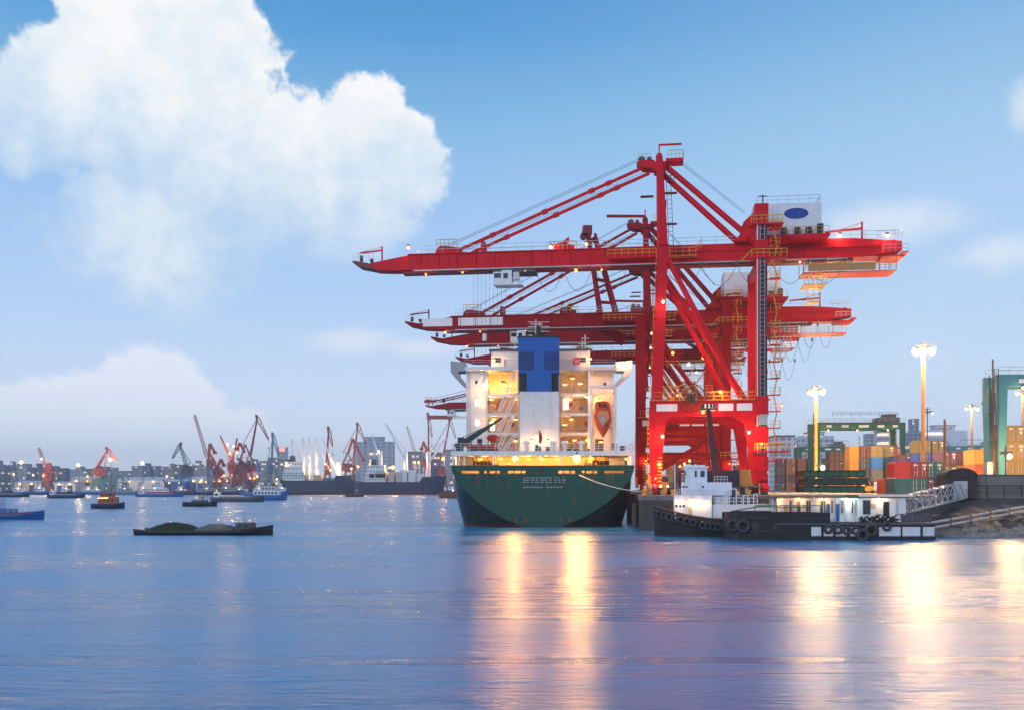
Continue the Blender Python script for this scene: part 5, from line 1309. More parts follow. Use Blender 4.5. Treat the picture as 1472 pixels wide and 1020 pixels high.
m = MB(); m.path([(.5,-1.5,zb_(734)),(4,-1,zb_(727)),(7,-1,zb_(728)),(10,-1,zb_(728))],.07,6); m.rail([(3.2,-2.2,zb_(734)-.3),(Lb-1,-2.2,zb_(734)-.3)],1.0,2.2,.05,0); m.build('deck_rail', DECKG, BG)
# pontoon with its long white deckhouse
PD = 114.0
PN = thing('pontoon', 'flat floating pontoon with white side panels and black tyres', 'pontoon', (atx(1150,PD), PD, 0))
def px_(px): return (px-1150)*PD/F
def pz_(py): return CAMZ+(HZ-py)*PD/F
m = MB(); m.box(-2.5,px_(1343),0,9.0,-.5,1.72); m.build('hull', BLACK, PN)
m = MB(); m.box(-2.6,px_(1343)+.1,-.12,9.1,1.74,1.92); m.build('deck', DGREY, PN)
m = MB(); m.box(-2.6,px_(1343)+.06,-.22,-.02,.05,.35); m.box(-2.6,px_(1343)+.06,-.2,-.02,1.55,1.74); m.build('rubbing_bar', BLACK, PN)
PW = paint('pontoon_white', (.74,.74,.77), .6, .6, (.28,.20,.15), ns=.8)
for a, b_ in ((1166,1180),(1184,1197),(1201,1217),(1221,1233),(1261.5,1263),(1263,1294),(1297,1322.5),(1326.5,1342.5)):
    if b_-a < 3: continue
    m = MB(); m.box(px_(a),px_(b_),-.1,-.002,.45,1.5); m.build('side_panel', PW, PN)
m = MB(); m.box(px_(1343)-.0,px_(1343)+.04,.3,8.7,.45,1.5); m.build('side_panel', PW, PN)
tyres(PN, [(px_(1189),-.35,1.25),(px_(1203),-.35,1.2),(px_(1216),-.35,1.1),(px_(1229),-.35,1.1),(px_(1273),-.35,1.55)], .55)
tyres(PN, [(px_(1250),-.5,1.15),(px_(1238),-.5,.6)], .80)
HS = thing('pontoon_house', 'long white cabin with doors, windows and a thin flat roof on the pontoon', 'cabin', (atx(1117,116.4), 116.4, 2.0))
def hx(px): return (px-1117)*116.4/F
hh = 2.78
PWALL = paint('cabin_white', (.80,.80,.83), .5, .3, (.35,.27,.2), ns=.7)
m = MB(); m.box(0,hx(1302),0,3.6,0,hh); m.build('wall', PWALL, HS)
m = MB(); m.box(hx(1096),hx(1234),-.7,4.0,hh+.01,hh+.09); m.box(hx(1232),hx(1311),-.55,4.1,hh+.16,hh+.34); m.build('roof', DGREY, HS)
m = MB(); m.box(hx(1232),hx(1311),-.62,-.55,hh+.17,hh+.33); m.build('roof_edge', SIGN, HS)
for k in range(9):
    x = hx(1108+k*14.6); m = MB(); m.box(x,x+.10,-.62,-.52,0,hh); m.build('post', PWALL, HS)
def hw_(nm, a, b_, z0, z1, mt): 
    m = MB(); m.box(hx(a),hx(b_),-.05,-.002,z0,z1); o = m.build(nm, mt, HS)
    if nm == 'window':
        f = MB(); f.box(hx(a)-.08,hx(b_)+.08,-.09,-.052,z0-.08,z0); f.box(hx(a)-.08,hx(b_)+.08,-.09,-.052,z1,z1+.08); f.box(hx(a)-.08,hx(a),-.09,-.052,z0,z1); f.box(hx(b_),hx(b_)+.08,-.09,-.052,z0,z1); xm = (hx(a)+hx(b_))/2; f.box(xm-.03,xm+.03,-.09,-.052,z0,z1)
        f.build('frame', BEIGE if a < 1235 else DGREY, o)
for a, b_ in ((1135,1140),(1146,1150),(1159,1164.5),(1180,1186),(1195,1199),(1209,1213),(1224,1229),(1241,1250)): hw_('window', a, b_, 1.05 if a < 1240 else .95, 2.45, GLASS)
for a, b_ in ((1188,1192.5),(1202,1206.5)): hw_('door', a, b_, .05, 2.1, SBLUE)
hw_('door', 1269.5, 1278, .6, 2.35, BLACK); hw_('door', 1127, 1132, .1, 2.0, BEIGE)
for k in range(8): hw_('notice', 1252, 1259, 1.6, 2.1, BEIGE) if k == 0 else None
m = MB()
for k in range(9): m.box(hx(1287),hx(1291),-.06,-.003,.9+k*.2,.98+k*.2)
m.build('vent_louvre', GREY, HS)
for px, pw, c_ in ((1118,200,SOD),(1150,160,WARM),(1183,170,WARM),(1219.5,230,COOL),(1224,70,(.5,1,.5)),(1265,220,PALE)): lamp(HS,(hx(px),-.45,hh-.22),pw,c_,.13,DGREY)
# rope heaps, nets and rolled hoses on the pontoon deck
random.seed(9)
T = thing('rope_heap', 'tangled dark ropes and fenders heaped on the pontoon before the cabin', 'ropes', (atx(1236,114.4),114.4,2.0))
m = MB()
for k in range(26):
    x = random.uniform(0,4.6); z = random.uniform(.1,.7); a = random.uniform(0,3)
    m.path([(x+.5*math.cos(a+q*.6),.3+.4*math.sin(a+q*.5),max(.05,z+.25*math.sin(q*1.1+a))) for q in range(7)],.05,5)
for k in range(7): m.torus((.4+k*.6,.5,.35),.3,.1,'y' if k%2 else 'x',12,5)
m.build('rope', BLACK, T)
T = thing('slat_bundle', 'row of leaning dark slats stacked along the right end of the pontoon', 'slats', (atx(1297,114.4),114.4,2.0))
for k in range(30):
    m = MB(); x = k*.115; m.bar((x,.1,0),(x+random.uniform(-.12,.05)-.1,.25,.95+random.uniform(-.1,.1)),.07,.1); m.build('slat', DGREY, T)
# figure on deck? none is legible in the photograph

# ------------------------------------------------------------------ boats out on the river
def boat_hull(par, L, Wd, zt, bow, mt, name='hull', sheer=.5, flip=1):
    """hull along x, bow at +x*flip"""
    def sec(u):
        x = flip*(u-.5)*L; w_ = Wd/2
        if u > 1-bow: w_ *= max(.03, 1-((u-(1-bow))/bow)**2)
        if u < .06: w_ *= .8
        z = zt+sheer*max(0,(u-.6)/.4)**2+sheer*.3*max(0,(.2-u)/.2)**2
        return [(x,-w_*.75,-.4),(x,-w_,z*.5),(x,-w_,z),(x,-w_+.12*min(1,w_),z),(x,-w_*.9+.0,z-.35),(x,w_*.9,z-.35),(x,w_-.12*min(1,w_),z),(x,w_,z),(x,w_,z*.5),(x,w_*.75,-.4)]
    m = MB(); m.loft([sec(u) for u in (0,.03,.1,.25,.45,.6,.7,.8,.88,.94,.98,1)], closed=True); return m.build(name, mt, par)
# 1. dark laden barge in the foreground at the left
D = 128.0
T = thing('river_barge', 'long low dark cargo barge under olive and grey covers, nearest boat on the left', 'barge', (atx(296,D), D, 0), R(-3), 'boats under way on the river')
boat_hull(T, 17.5, 4.6, .55, .22, BLACK, sheer=.7)
def mound(par, x0, x1, hw_c, z0, h, mt, nm, seed):
    random.seed(seed); m = MB(); secs = []
    n = 12
    for k in range(n+1):
        u = k/n; s_ = math.sin(math.pi*min(1,max(0,u)))**.55
        secs.append([(x0+(x1-x0)*u, -hw_c*math.cos(math.pi*q/8), z0+h*s_*math.sin(math.pi*q/8)**.8*(1+random.uniform(-.08,.08))) for q in range(9)])
    m.loft(secs); return m.build(nm, mt, par)
mound(T,-7.4,-.8,1.9,.35,1.15,OLIVE,'cargo_cover',1); mound(T,-1.4,4.4,1.9,.35,1.0,TARP,'cargo_cover',2)
m = MB(); m.box(4.2,6.2,-1.1,1.1,.4,1.5); wh = m.build('cabin', DGREY, T)
m = MB(); m.box(4.5,5.0,-1.14,-1.102,.9,1.3); m.box(5.3,5.8,-1.14,-1.102,.9,1.3); m.build('window', GLASS, wh)
m = MB(); m.bar((5.0,0,1.5),(5.0,0,2.3),.07); m.build('mast', BLACK, T)
lamp(T,(2.0,-1.0,1.9),25,WARM,.08); lamp(T,(5.9,-.6,1.8),25,(1,.3,.3),.08)
# 2. small black tug with tyres
D = 318.0
T = thing('small_tug', 'small black workboat with a row of tyres, in mid river left of centre', 'tugboat', (atx(288,D), D, 0), R(2), 'boats under way on the river')
boat_hull(T, 10.6, 3.4, 1.35, .2, BLACK, sheer=.3, flip=1)
m = MB(); m.box(-2.5,2.2,-1.1,1.1,1.0,2.0); c_ = m.build('deckhouse', DGREY, T)
m = MB(); m.box(-1,1,-.9,.9,2.0,3.1); m.box(-1.5,2.6,-1.1,1.1,3.1,3.25); m.build('wheelhouse', GREY, T)
m = MB(); m.bar((.2,0,3.2),(.2,0,4.2),.1); m.bar((2.2,0,2),(2.2,0,4),.07); m.build('mast', RUST, T)
tyres(T, [(-4.6+.95*k,-1.8,.9) for k in range(10)], .42)
lamp(T,(-1.0,-1.2,2.9),60,WARM,.12)
# 3. orange boat
D = 286.0
T = thing('orange_boat', 'blue hulled boat with a boxy orange deckhouse at the left', 'boat', (atx(156,D), D, 0), R(6), 'boats under way on the river')
boat_hull(T, 9.0, 3.6, 1.3, .25, NAVY, sheer=.6, flip=1)
m = MB(); m.box(-2.6,2.6,-1.3,1.3,1.0,3.3); dh = m.build('deckhouse', paint('boat_orange',(.42,.10,.03),.5,.35), T)
m = MB(); m.box(-2.0,1.6,-1.1,1.1,3.3,4.6); m.build('wheelhouse', MATS['boat_orange'], T)
m = MB()
for k in range(4): m.box(-2.2+k*1.1,-1.6+k*1.1,-1.35,-1.302,2.0,2.7)
for k in range(3): m.box(-1.7+k*1.1,-1.0+k*1.1,-1.15,-1.102,3.7,4.3)
m.build('window', GLASS, dh)
m = MB(); m.bar((.8,0,4.6),(.8,0,6.2),.09); m.build('mast', DGREY, T)
m = MB(); m.bar((-2.6,-1.45,2.95),(.3,-1.45,3.05),.1); m.build('light_bar', glow('bar_glow',(1,.75,.4),6), dh)
# 4. blue and white boat at the left edge
D = 190.0
T = thing('blue_boat', 'blue boat with a dark red gunwale and a white cabin at the left edge', 'boat', (atx(2,D), D, 0), R(-4), 'boats under way on the river')
boat_hull(T, 17.0, 4.4, 1.2, .25, SBLUE, sheer=.5)
m = MB(); m.box(-7.5,7.2,-2.26,-2.15,.98,1.15); m.build('gunwale', paint('gunwale_red',(.2,.02,.02),.5,.2), T)
m = MB(); m.box(-7,2.4,-1.6,1.6,1.0,2.0); dh = m.build('deckhouse', SBLUE, T)
m = MB(); m.box(-6.5,0,-1.4,1.4,2.0,3.9); m.box(-6,-1.5,-1.2,1.2,3.9,5.0); ch = m.build('cabin', W_, T)
m = MB()
for k in range(6): m.box(-6.1+k*1.0,-5.5+k*1.0,-1.45,-1.402,2.7,3.4)
m.build('window', GLASS, ch)
m = MB(); m.rail([(2.5,-2,1.1),(7,-1.6,1.3)],.8,1.2,.04); m.build('rail', STEEL, T)
# 5. small low sampan right of centre
D = 640.0
T = thing('small_boat', 'small dark boat with a low cabin in front of the two moored cargo ships', 'boat', (atx(510,D), D, 0), 0, 'boats under way on the river')
boat_hull(T, 12, 3.4, 1.3, .2, BLACK, sheer=.6, flip=-1)
m = MB(); m.box(-3,3.4,-1.2,1.2,1,2.2); m.box(1.2,1.5,-.1,.1,2.2,4.4); m.build('cabin', DGREY, T)
lamp(T,(1.3,-.4,4.4),120,WARM,.2)
# 6. white and blue ferry
D = 470.0
T = thing('river_ferry', 'blue hulled ferry with a two storey white cabin left of the moored cargo ships', 'ferry', (atx(381,D), D, 0), 0, 'boats under way on the river')
boat_hull(T, 20, 5.2, 2.5, .22, SBLUE, sheer=.8, flip=-1)
m = MB(); m.box(-5,7,-2.1,2.1,2.2,4.4); lc = m.build('lower_cabin', W_, T)
m = MB(); m.box(-4.4,5.8,-2.4,2.4,4.4,4.6); m.box(-1.4,5.2,-1.7,1.7,4.6,6.4); m.box(-1.9,7.4,-2.2,2.2,6.4,6.6); uc = m.build('upper_cabin', W_, T)
m = MB()
for k in range(7): m.box(-4.4+k*1.6,-3.4+k*1.6,-2.16,-2.102,2.9,3.9)
m.build('window', GLASS, lc)
m = MB()
for k in range(4): m.box(-1+k*1.6,0+k*1.6,-1.76,-1.702,5,6); 
m.build('window', GLASS, uc)
m = MB(); m.bar((0,0,6.6),(0,0,14),.35); m.box(3.4,5,-.6,.6,6.6,8.0); m.build('mast', RUST, T)
m = MB(); m.rail([(-8.6,-2,2.4),(-5,-2.2,2.4)],1,1.5,.06); m.rail([(-4.4,-2.3,4.6),(5.8,-2.3,4.6)],1,1.5,.06); m.build('rail', STEEL, T)
tyres(T, [(-8.2,-2.2,1.7),(-7.2,-2.5,1.5)], .7)
# low grey barges in mid distance
for px, D, L, mt_, lab in ((342,420,22,DGREY,'low grey barge just left of the ferry'),(96,560,20,NAVY,'dark blue barge left of the orange boat'),(230,640,30,SBLUE,'long blue barge moored before the red bowed ship'),(12,620,26,NAVY,'dark barge at the far left edge')):
    T = thing('low_barge', lab, 'barge', (atx(px,D), D, 0), R(2), 'low barges on the river')
    boat_hull(T, L, 5.5, 1.9, .15, mt_, sheer=.6)
    m = MB(); m.box(-L*.32,L*.25,-1.8,1.8,1.5,2.4); m.build('hatch', GREY, T)
    m = MB(); m.box(-L*.44,-L*.33,-1.6,1.6,1.5,4.2); c_ = m.build('cabin', W_, T)
    m = MB(); m.box(-L*.42,-L*.36,-1.65,-1.602,2.7,3.6); m.build('window', GLASS, c_)
    lamp(T,(-L*.38,-2,4.8),120,WARM,.22)
# ------------------------------------------------------------------ far shore
FD = 850.0
m = MB(); m.box(-1400,120,FD-5,2450,-2,2.6); m.build('far_shore', CONC, kind='structure')
m = MB(); m.box(700,3000,900,2450,-2,4.2); m.build('inland_ground', CONC, kind='structure')
def bldmat(name, rgb, win, sx_, sz_, lit=.12):
    m = bpy.data.materials.new(name); m.use_nodes = True; t = NT(m.node_tree); b = t.n['Principled BSDF']
    tcn = t.new('ShaderNodeTexCoord'); sp = t.new('ShaderNodeSeparateXYZ'); t.l.new(tcn.outputs['Object'], sp.inputs[0])
    u = t.m('ADD', sp.outputs[0], t.m('MULTIPLY', sp.outputs[1], .77)); fu = t.m('FRACT', t.m('DIVIDE', u, sx_)); fz = t.m('FRACT', t.m('DIVIDE', sp.outputs[2], sz_))
    w_ = t.m('MULTIPLY', t.m('GREATER_THAN', fu, .38), t.m('GREATER_THAN', fz, .42))
    wn = t.new('ShaderNodeTexWhiteNoise', noise_dimensions='2D'); cx = t.new('ShaderNodeCombineXYZ')
    t.l.new(t.m('FLOOR', t.m('DIVIDE', u, sx_)), cx.inputs[0]); t.l.new(t.m('FLOOR', t.m('DIVIDE', sp.outputs[2], sz_)), cx.inputs[1]); t.l.new(cx.outputs[0], wn.inputs['Vector'])
    col = t.mix(w_, (*rgb, 1), (*win, 1)); t.l.new(col, b.inputs['Base Color']); b.inputs['Roughness'].default_value = .6
    e = t.m('MULTIPLY', w_, t.m('GREATER_THAN', wn.outputs[0], 1-lit)); b.inputs['Emission Color'].default_value = (1, .72, .38, 1)
    t.l.new(t.m('MULTIPLY', e, 1.3), b.inputs['Emission Strength']); MATS[name] = m; return m
BM = [bldmat('block_pale', (.42,.44,.50), (.12,.15,.22), 3.2, 3.1), bldmat('block_blue', (.27,.32,.43), (.12,.15,.22), 3.6, 3.2, .08), bldmat('block_warm', (.46,.38,.34), (.12,.12,.17), 3.4, 3.1, .16), bldmat('block_dark', (.20,.23,.32), (.09,.11,.17), 3.0, 3.3, .05)]  # wall and window tones lightened so the colour itself carries haze
def block(label, px, pw, ptop, D, mt, step=None, base=2.6, dep=14, group='buildings on the far shore'):
    if D > 1100: ptop += 2.5
    X0, X1 = atx(px, D), atx(px+pw, D); H = atz(ptop, D)-base
    T = thing('apartment_block', label, 'building', ((X0+X1)/2, D, base), 0, group); h = (X1-X0)/2
    m = MB(); m.box(-h,h,0,dep,0,H); 
    if step: m.box(-h*.45,h*.5,2,dep-2,H,H+step)
    m.build('wall', mt, T)
    m = MB(); m.box(-h-.4,h+.4,-.4,dep+.4,H-.5,H+.4) if not step else m.box(-h*.5,h*.55,1.6,dep-1.6,H+step,H+step+.6); m.build('roof', DGREY, T)
    n = max(2,int(h*2/11))
    m = MB()
    for k in range(n+1): x = -h+2*h*k/n; m.box(x-.35,x+.35,-.35,-.01,0,H)
    m.build('wall_rib', mt, T)
    return T
random.seed(21)
# skyline at the left, left to right
sky_ = [(-30,16,668),(-12,12,664),(2,5,666),(8,15,672),(12,6,665),(25,13,664),(39,8,669),(48,10,668),(57,6,671),(66,6,667),(73,9,672),(83,10,670),(95,5,672),(101,20,673),(122,16,671),(139,14,668),(154,15,674),(170,14,674),(190,14,667),(205,10,668),(217,10,667),(228,12,668),(241,8,669),(250,14,665),(265,10,667),(277,12,664),(290,8,668),(345,14,664),(360,10,662),(372,13,660),(386,9,655),(396,6,657)]
cols_ = ['grey blue','pale','warm grey','dark blue']
ORD = 'first second third fourth fifth sixth seventh eighth ninth tenth eleventh twelfth thirteenth fourteenth fifteenth sixteenth seventeenth eighteenth nineteenth twentieth twenty-first twenty-second twenty-third twenty-fourth twenty-fifth twenty-sixth twenty-seventh twenty-eighth twenty-ninth thirtieth thirty-first thirty-second thirty-third thirty-fourth'.split()
for k, (px, pw, pt) in enumerate(sky_):
    q = [1,0,2,3][k % 4] if k % 3 else 1
    D = 1150+(k*37)%160
    block(f"{ORD[k]} hazy {['pale','grey blue','warm grey','dark blue'][q]} apartment block from the left in the far skyline", px, pw, pt, D, BM[q], step=(4 if k % 3 == 1 else None))
# slab with a red lit sign behind the blue crane
T = block('grey office slab with a glowing red sign board, left of the moored cargo ships', 399, 15, 660, 1050, BM[1])
m = MB(); m.box(-5.5,5.5,-.8,.8,atz(660,1050)-2.6+.5,atz(642,1050)-2.6); bd = m.build('sign_board', GREY, T)
m = MB(); m.box(-3,2.2,-.95,-.82,atz(648,1050)-2.6,atz(643,1050)-2.6); m.build('sign_light', glow('sign_red',(1,.12,.10),4.5), bd)
block('wide pale glass office building behind the second cargo ship', 508, 57, 634, 980, bldmat('office_glass',(.34,.42,.55),(.20,.28,.42),6,3.4,.10), step=4)
block('low blue office building behind the second cargo ship bow', 585, 22, 649, 990, BM[1])
block('pale block just left of the green ship', 640, 20, 646, 1000, BM[0])
block('blue tinted block between the far red cranes', 620, 14, 650, 1040, BM[1])
# right-hand background buildings
block('pale grey office tower just right of the crane stairs', 1114, 28, 626, 560, bldmat('tower_white',(.62,.63,.68),(.22,.26,.36),3.6,3.0,.04), base=4.2, group='buildings behind the yard')
block('wide pale blue office building behind the small green gantry', 1151, 47, 626, 620, bldmat('tower_pale',(.52,.55,.66),(.22,.27,.40),3.6,3.2,.06), base=4.2, group='buildings behind the yard', step=2)
block('hazy stepped office block left of the lit round tower', 1243, 20, 640, 800, BM[0], base=4.2, step=9, group='buildings behind the yard')
block('hazy office tower with a red lit top behind the green gantry', 1266, 22, 619, 780, bldmat('tower_lit',(.55,.55,.60),(.3,.3,.36),60,3.4,.25), base=4.2, group='buildings behind the yard')
block('blue glass tower with a pointed roof left of the tall light mast', 1309, 18, 620, 800, BM[1], base=4.2, step=10, group='buildings behind the yard')
block('long bright white office complex behind the brown pole', 1328, 62, 618, 860, bldmat('complex',(.66,.70,.82),(.4,.46,.62),60,4.5,.25), base=4.2, step=4, group='buildings behind the yard')
block('low hazy block right of the bright office complex', 1392, 26, 640, 880, BM[0], base=4.2, group='buildings behind the yard')
block('low hazy block behind the teal gantry', 1420, 60, 636, 900, BM[0], base=4.2, group='buildings behind the yard')
# waterfront sheds
ROOF = paint('shed_roof', (.62,.64,.70), .5, .2)
def shed(label, px, pw, ptop, D, wall, dep=22):
    X0, X1 = atx(px, D), atx(px+pw, D); H = atz(ptop, D)-2.6
    T = thing('waterfront_shed', label, 'shed', ((X0+X1)/2, D, 2.6), 0, 'sheds along the far waterfront'); h = (X1-X0)/2
    m = MB(); m.box(-h,h,0,dep,0,H*.8); m.build('wall', wall, T)
    m = MB(); m.prism([(-.8,H*.8),(dep+.8,H*.8),(dep/2,H)], 'x', -h-.6, h+.6); m.build('roof', ROOF, T)
    for k in range(max(2,int(h/7))):
        x = -h+(k+.5)*2*h/max(2,int(h/7)); m = MB(); m.box(x-2.2,x+2.2,-.06,-.002,.1,H*.6); m.build('door', DGREY if k%2 else SBLUE, T)
    n9 = max(2, int(h/9)); wl = glow('wall_lamp_glow',(1,.55,.18),7.0) if 'wall_lamp_glow' not in MATS else MATS['wall_lamp_glow']
    for k in range(n9): x = -h+(k+.5)*2*h/n9; m = MB(); m.box(x-.7,x+.7,-1.0,-.3,H*.66,H*.66+.7); m.build('wall_lamp', wl, T)  # glow boxes added under the eaves for a warm band of light
    return T
for a in ((20,34,690,905,PINK,'low warm lit shed at the far left'),(78,30,691,900,PW,'white roofed shed left of the first red crane'),(102,32,684,920,BEIGE,'lit ochre shed behind the bent red crane'),(168,70,685,930,PW,'long white roofed shed between the left cranes'),(236,30,688,910,BLUE,'blue walled shed below the dark lattice crane'),(268,40,684,925,PW,'pale shed below the tall lattice crane'),(392,18,690,900,PW,'small white shed right of the blue crane')): shed(a[5], *a[:5])
for a in ((284,16,686,872,GREY,'grey square silo shed under the tall crane'),(304,16,684,868,BEIGE,'lit beige box shed in front of the twin red cranes'),(323,18,684,870,GREY,'grey box shed right of the lit beige one'),(357,11,678,875,PINK,'small cream control building below the big red crane')): shed(a[5], *a[:5], dep=8)
# green and blue trestles
for px, lab in ((133,'green steel trestle left of the bent red crane'),(160,'green steel trestle right of the bent red crane')):
    T = thing('steel_trestle', lab, 'trestle', (atx(px,880),880,2.6), 0, 'steel trestles on the far shore')
    m = MB()
    for k in range(4): m.bar((k*5,0,0),(k*5,0,15),.7); m.bar((k*5,0,0),(k*5+5,0,15) if k < 3 else (k*5-5,0,15),.4)
    m.bar((0,0,15),(15,0,15),1.0); m.bar((0,0,8),(15,0,8),.7); m.build('frame', TEAL, T)

# ------------------------------------------------------------------ level-luffing harbour cranes, placed by their jib points
def lattice(m, p, q, w0, w1, n, r, y0=-1, y1=1):
    p = Vector(p); q = Vector(q); d = (q-p).normalized(); s_ = Vector((-d.z,0,d.x))
    for yy in (y0, y1):
        o_ = Vector((0,yy,0))
        for sg in (-1, 1): m.bar(p+o_+s_*sg*w0/2, q+o_+s_*sg*w1/2, r)
        for k in range(n):
            a = p.lerp(q,k/n)+o_; b_ = p.lerp(q,(k+1)/n)+o_; wa = w0+(w1-w0)*k/n; wb = w0+(w1-w0)*(k+1)/n
            m.bar(a+s_*(wa/2 if k%2 else -wa/2), b_+s_*(-wb/2 if k%2 else wb/2), r*.7)
    for k in range(n+1):
        a = p.lerp(q,k/n); m.bar(a+Vector((0,y0,0)), a+Vector((0,y1,0)), r*.7)
def harbour_crane(label, D, mt, house, base, foot=None, apex=None, tip=None, tie=None, rear=None, lat=False, mt2=None, baset=702):
    """house: (x0,y0,x1,y1) box in photo pixels, base: (x0,x1) portal legs"""
    X = lambda px: (px-bx)*D/F
    Zz = lambda py: CAMZ+(HZ-py)*D/F-2.6
    bx = (base[0]+base[1])/2; mt2 = mt2 or mt
    T = thing('harbour_crane', label, 'crane', (atx(bx,D), D, 2.6), 0, 'slewing harbour cranes on the far shore')
    m = MB(); zt = Zz(house[3])
    hb = (base[1]-base[0])*D/F/2
    for sx__ in (-1,1):
        for y in (-3,3): m.bar((sx__*hb,y,0),(sx__*hb*.55,y*.7,zt-.5),.9,.9)
    m.box(-hb*.8,hb*.8,-3,3,zt*.55,zt*.55+.8); m.box(-hb*.7,hb*.7,-2.6,2.6,zt-1.2,zt); m.build('portal', mt2, T)
    m = MB(); x0, x1, z0, z1 = X(house[0]), X(house[2]), Zz(house[3]), Zz(house[1])
    hh_ = min(z1-z0, 6.5); m.prism([(x0,z0),(x1,z0),(x1,z0+hh_*.75),(x0+(x1-x0)*.6,z0+hh_*.8),(x0+(x1-x0)*.5,z0+hh_),(x0,z0+hh_)], 'y', -2.6, 2.6); hs = m.build('machine_house', mt, T)
    if z1-z0 > 6.6:
        m = MB(); xm = x0+(x1-x0)*.4
        for yy in (-1.8, 1.8):
            m.bar((x0+.6,yy,z0+hh_),(xm,yy*.4,z1),.8); m.bar((x1-.8,yy,z0+hh_*.7),(xm,yy*.4,z1),.7); m.bar((xm,yy,z0+hh_),(xm+(x1-xm)*.4,yy*.6,z0+hh_+(z1-z0-hh_)*.5),.4); m.bar((x0+.8,yy,z0+hh_+(z1-z0-hh_)*.3),(x1-1.2,yy,z0+hh_+(z1-z0-hh_)*.25),.4)
        m.build('a_frame', mt, T)
    m = MB(); m.box(x0+(x1-x0)*.12,x0+(x1-x0)*.3,-2.66,-2.602,z0+(z1-z0)*.2,z0+(z1-z0)*.42); m.box(x0+(x1-x0)*.55,x0+(x1-x0)*.8,-2.66,-2.602,z0+(z1-z0)*.15,z0+(z1-z0)*.4); m.build('window', GLASS, hs)
    P3 = lambda p: (X(p[0]),0,Zz(p[1]))
    if foot and apex:
        m = MB()
        if lat: lattice(m, P3(foot), P3(apex), 2.4, 1.4, 12, .3)
        else:
            m.bar(Vector(P3(foot))+Vector((0,-1,0)),Vector(P3(apex))+Vector((0,-.6,0)),1.2,1.5,.7,.9); m.bar(Vector(P3(foot))+Vector((0,1,0)),Vector(P3(apex))+Vector((0,.6,0)),1.2,1.5,.7,.9)
        m.build('jib', mt, T)
    if tip and apex:
        m = MB(); a = Vector(P3(apex)); c_ = Vector(P3(tip)); bk = a-(c_-a).normalized()*3
        lattice(m, tuple(a), tuple(c_), 3.0, .8, 6, .32); m.bar(bk,a,1.4,1.6,1.8,2.6); m.build('fly_jib', mt if not lat else mt, T)
        m = MB(); m.path([tuple(c_),(c_.x,0,c_.z-7)],.09,4); m.box(c_.x-.4,c_.x+.4,-.4,.4,c_.z-8.4,c_.z-7); m.build('hook_block', DGREY, T)
    if tie and apex:
        m = MB(); m.bar(P3(tie),P3(apex),.45); m.bar(P3(tie),(x0+(x1-x0)*.5,0,z1-.5),.5); m.build('tie_rod', mt, T)
    if rear:
        m = MB()
        for yy in (-1.6,1.6):
            for a, b_ in zip(rear, rear[1:]): m.bar(Vector(P3(a))+Vector((0,yy,0)),Vector(P3(b_))+Vector((0,yy,0)),.8,1.4)
        m.box(X(rear[-1][0])-1.4,X(rear[-1][0])+1.4,-2,2,Zz(rear[-1][1])-1.2,Zz(rear[-1][1])+1.2); m.build('counterweight_arm', mt, T)
    m = MB(); m.ladder((hb*.5,-3.1,0),(hb*.4,-2.8,zt),.7,1.0,.12); m.build('ladder', DGREY, T)
    return T
HC = harbour_crane
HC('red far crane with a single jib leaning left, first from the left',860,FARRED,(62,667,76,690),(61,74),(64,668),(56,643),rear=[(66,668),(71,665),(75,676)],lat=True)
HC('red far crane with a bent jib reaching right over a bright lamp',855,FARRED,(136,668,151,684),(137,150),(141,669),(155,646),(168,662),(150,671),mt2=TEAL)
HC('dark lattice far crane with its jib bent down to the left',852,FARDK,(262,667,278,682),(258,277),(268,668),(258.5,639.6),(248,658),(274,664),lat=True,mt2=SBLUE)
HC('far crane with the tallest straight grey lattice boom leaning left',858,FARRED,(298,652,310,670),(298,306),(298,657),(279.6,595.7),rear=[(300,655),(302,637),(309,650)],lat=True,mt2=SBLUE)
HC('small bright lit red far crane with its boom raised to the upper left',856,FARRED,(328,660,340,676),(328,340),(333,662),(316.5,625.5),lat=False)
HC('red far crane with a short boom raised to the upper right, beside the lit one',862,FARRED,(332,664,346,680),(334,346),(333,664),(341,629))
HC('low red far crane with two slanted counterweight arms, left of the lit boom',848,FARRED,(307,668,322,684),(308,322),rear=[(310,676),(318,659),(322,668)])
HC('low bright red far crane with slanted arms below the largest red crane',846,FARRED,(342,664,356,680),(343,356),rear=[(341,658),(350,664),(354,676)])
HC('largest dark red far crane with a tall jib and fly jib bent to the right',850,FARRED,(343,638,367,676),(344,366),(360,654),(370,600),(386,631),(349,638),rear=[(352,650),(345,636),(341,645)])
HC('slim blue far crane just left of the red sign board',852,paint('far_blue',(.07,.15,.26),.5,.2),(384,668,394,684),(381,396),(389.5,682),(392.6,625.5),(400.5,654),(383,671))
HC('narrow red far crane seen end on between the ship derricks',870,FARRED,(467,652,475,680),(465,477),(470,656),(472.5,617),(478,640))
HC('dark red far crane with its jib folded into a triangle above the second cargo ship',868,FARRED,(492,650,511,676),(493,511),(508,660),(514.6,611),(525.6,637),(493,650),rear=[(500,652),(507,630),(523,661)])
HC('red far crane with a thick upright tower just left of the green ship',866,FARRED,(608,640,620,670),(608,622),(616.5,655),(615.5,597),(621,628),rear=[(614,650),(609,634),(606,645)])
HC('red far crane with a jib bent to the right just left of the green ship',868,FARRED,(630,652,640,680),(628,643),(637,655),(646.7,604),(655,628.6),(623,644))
HC('pale slim far crane swinging between the cargo ship derricks',900,paint('far_pale',(.30,.22,.26),.5,.2),(594,652,602,672),(593,603),(598,655),(585,612),lat=True)
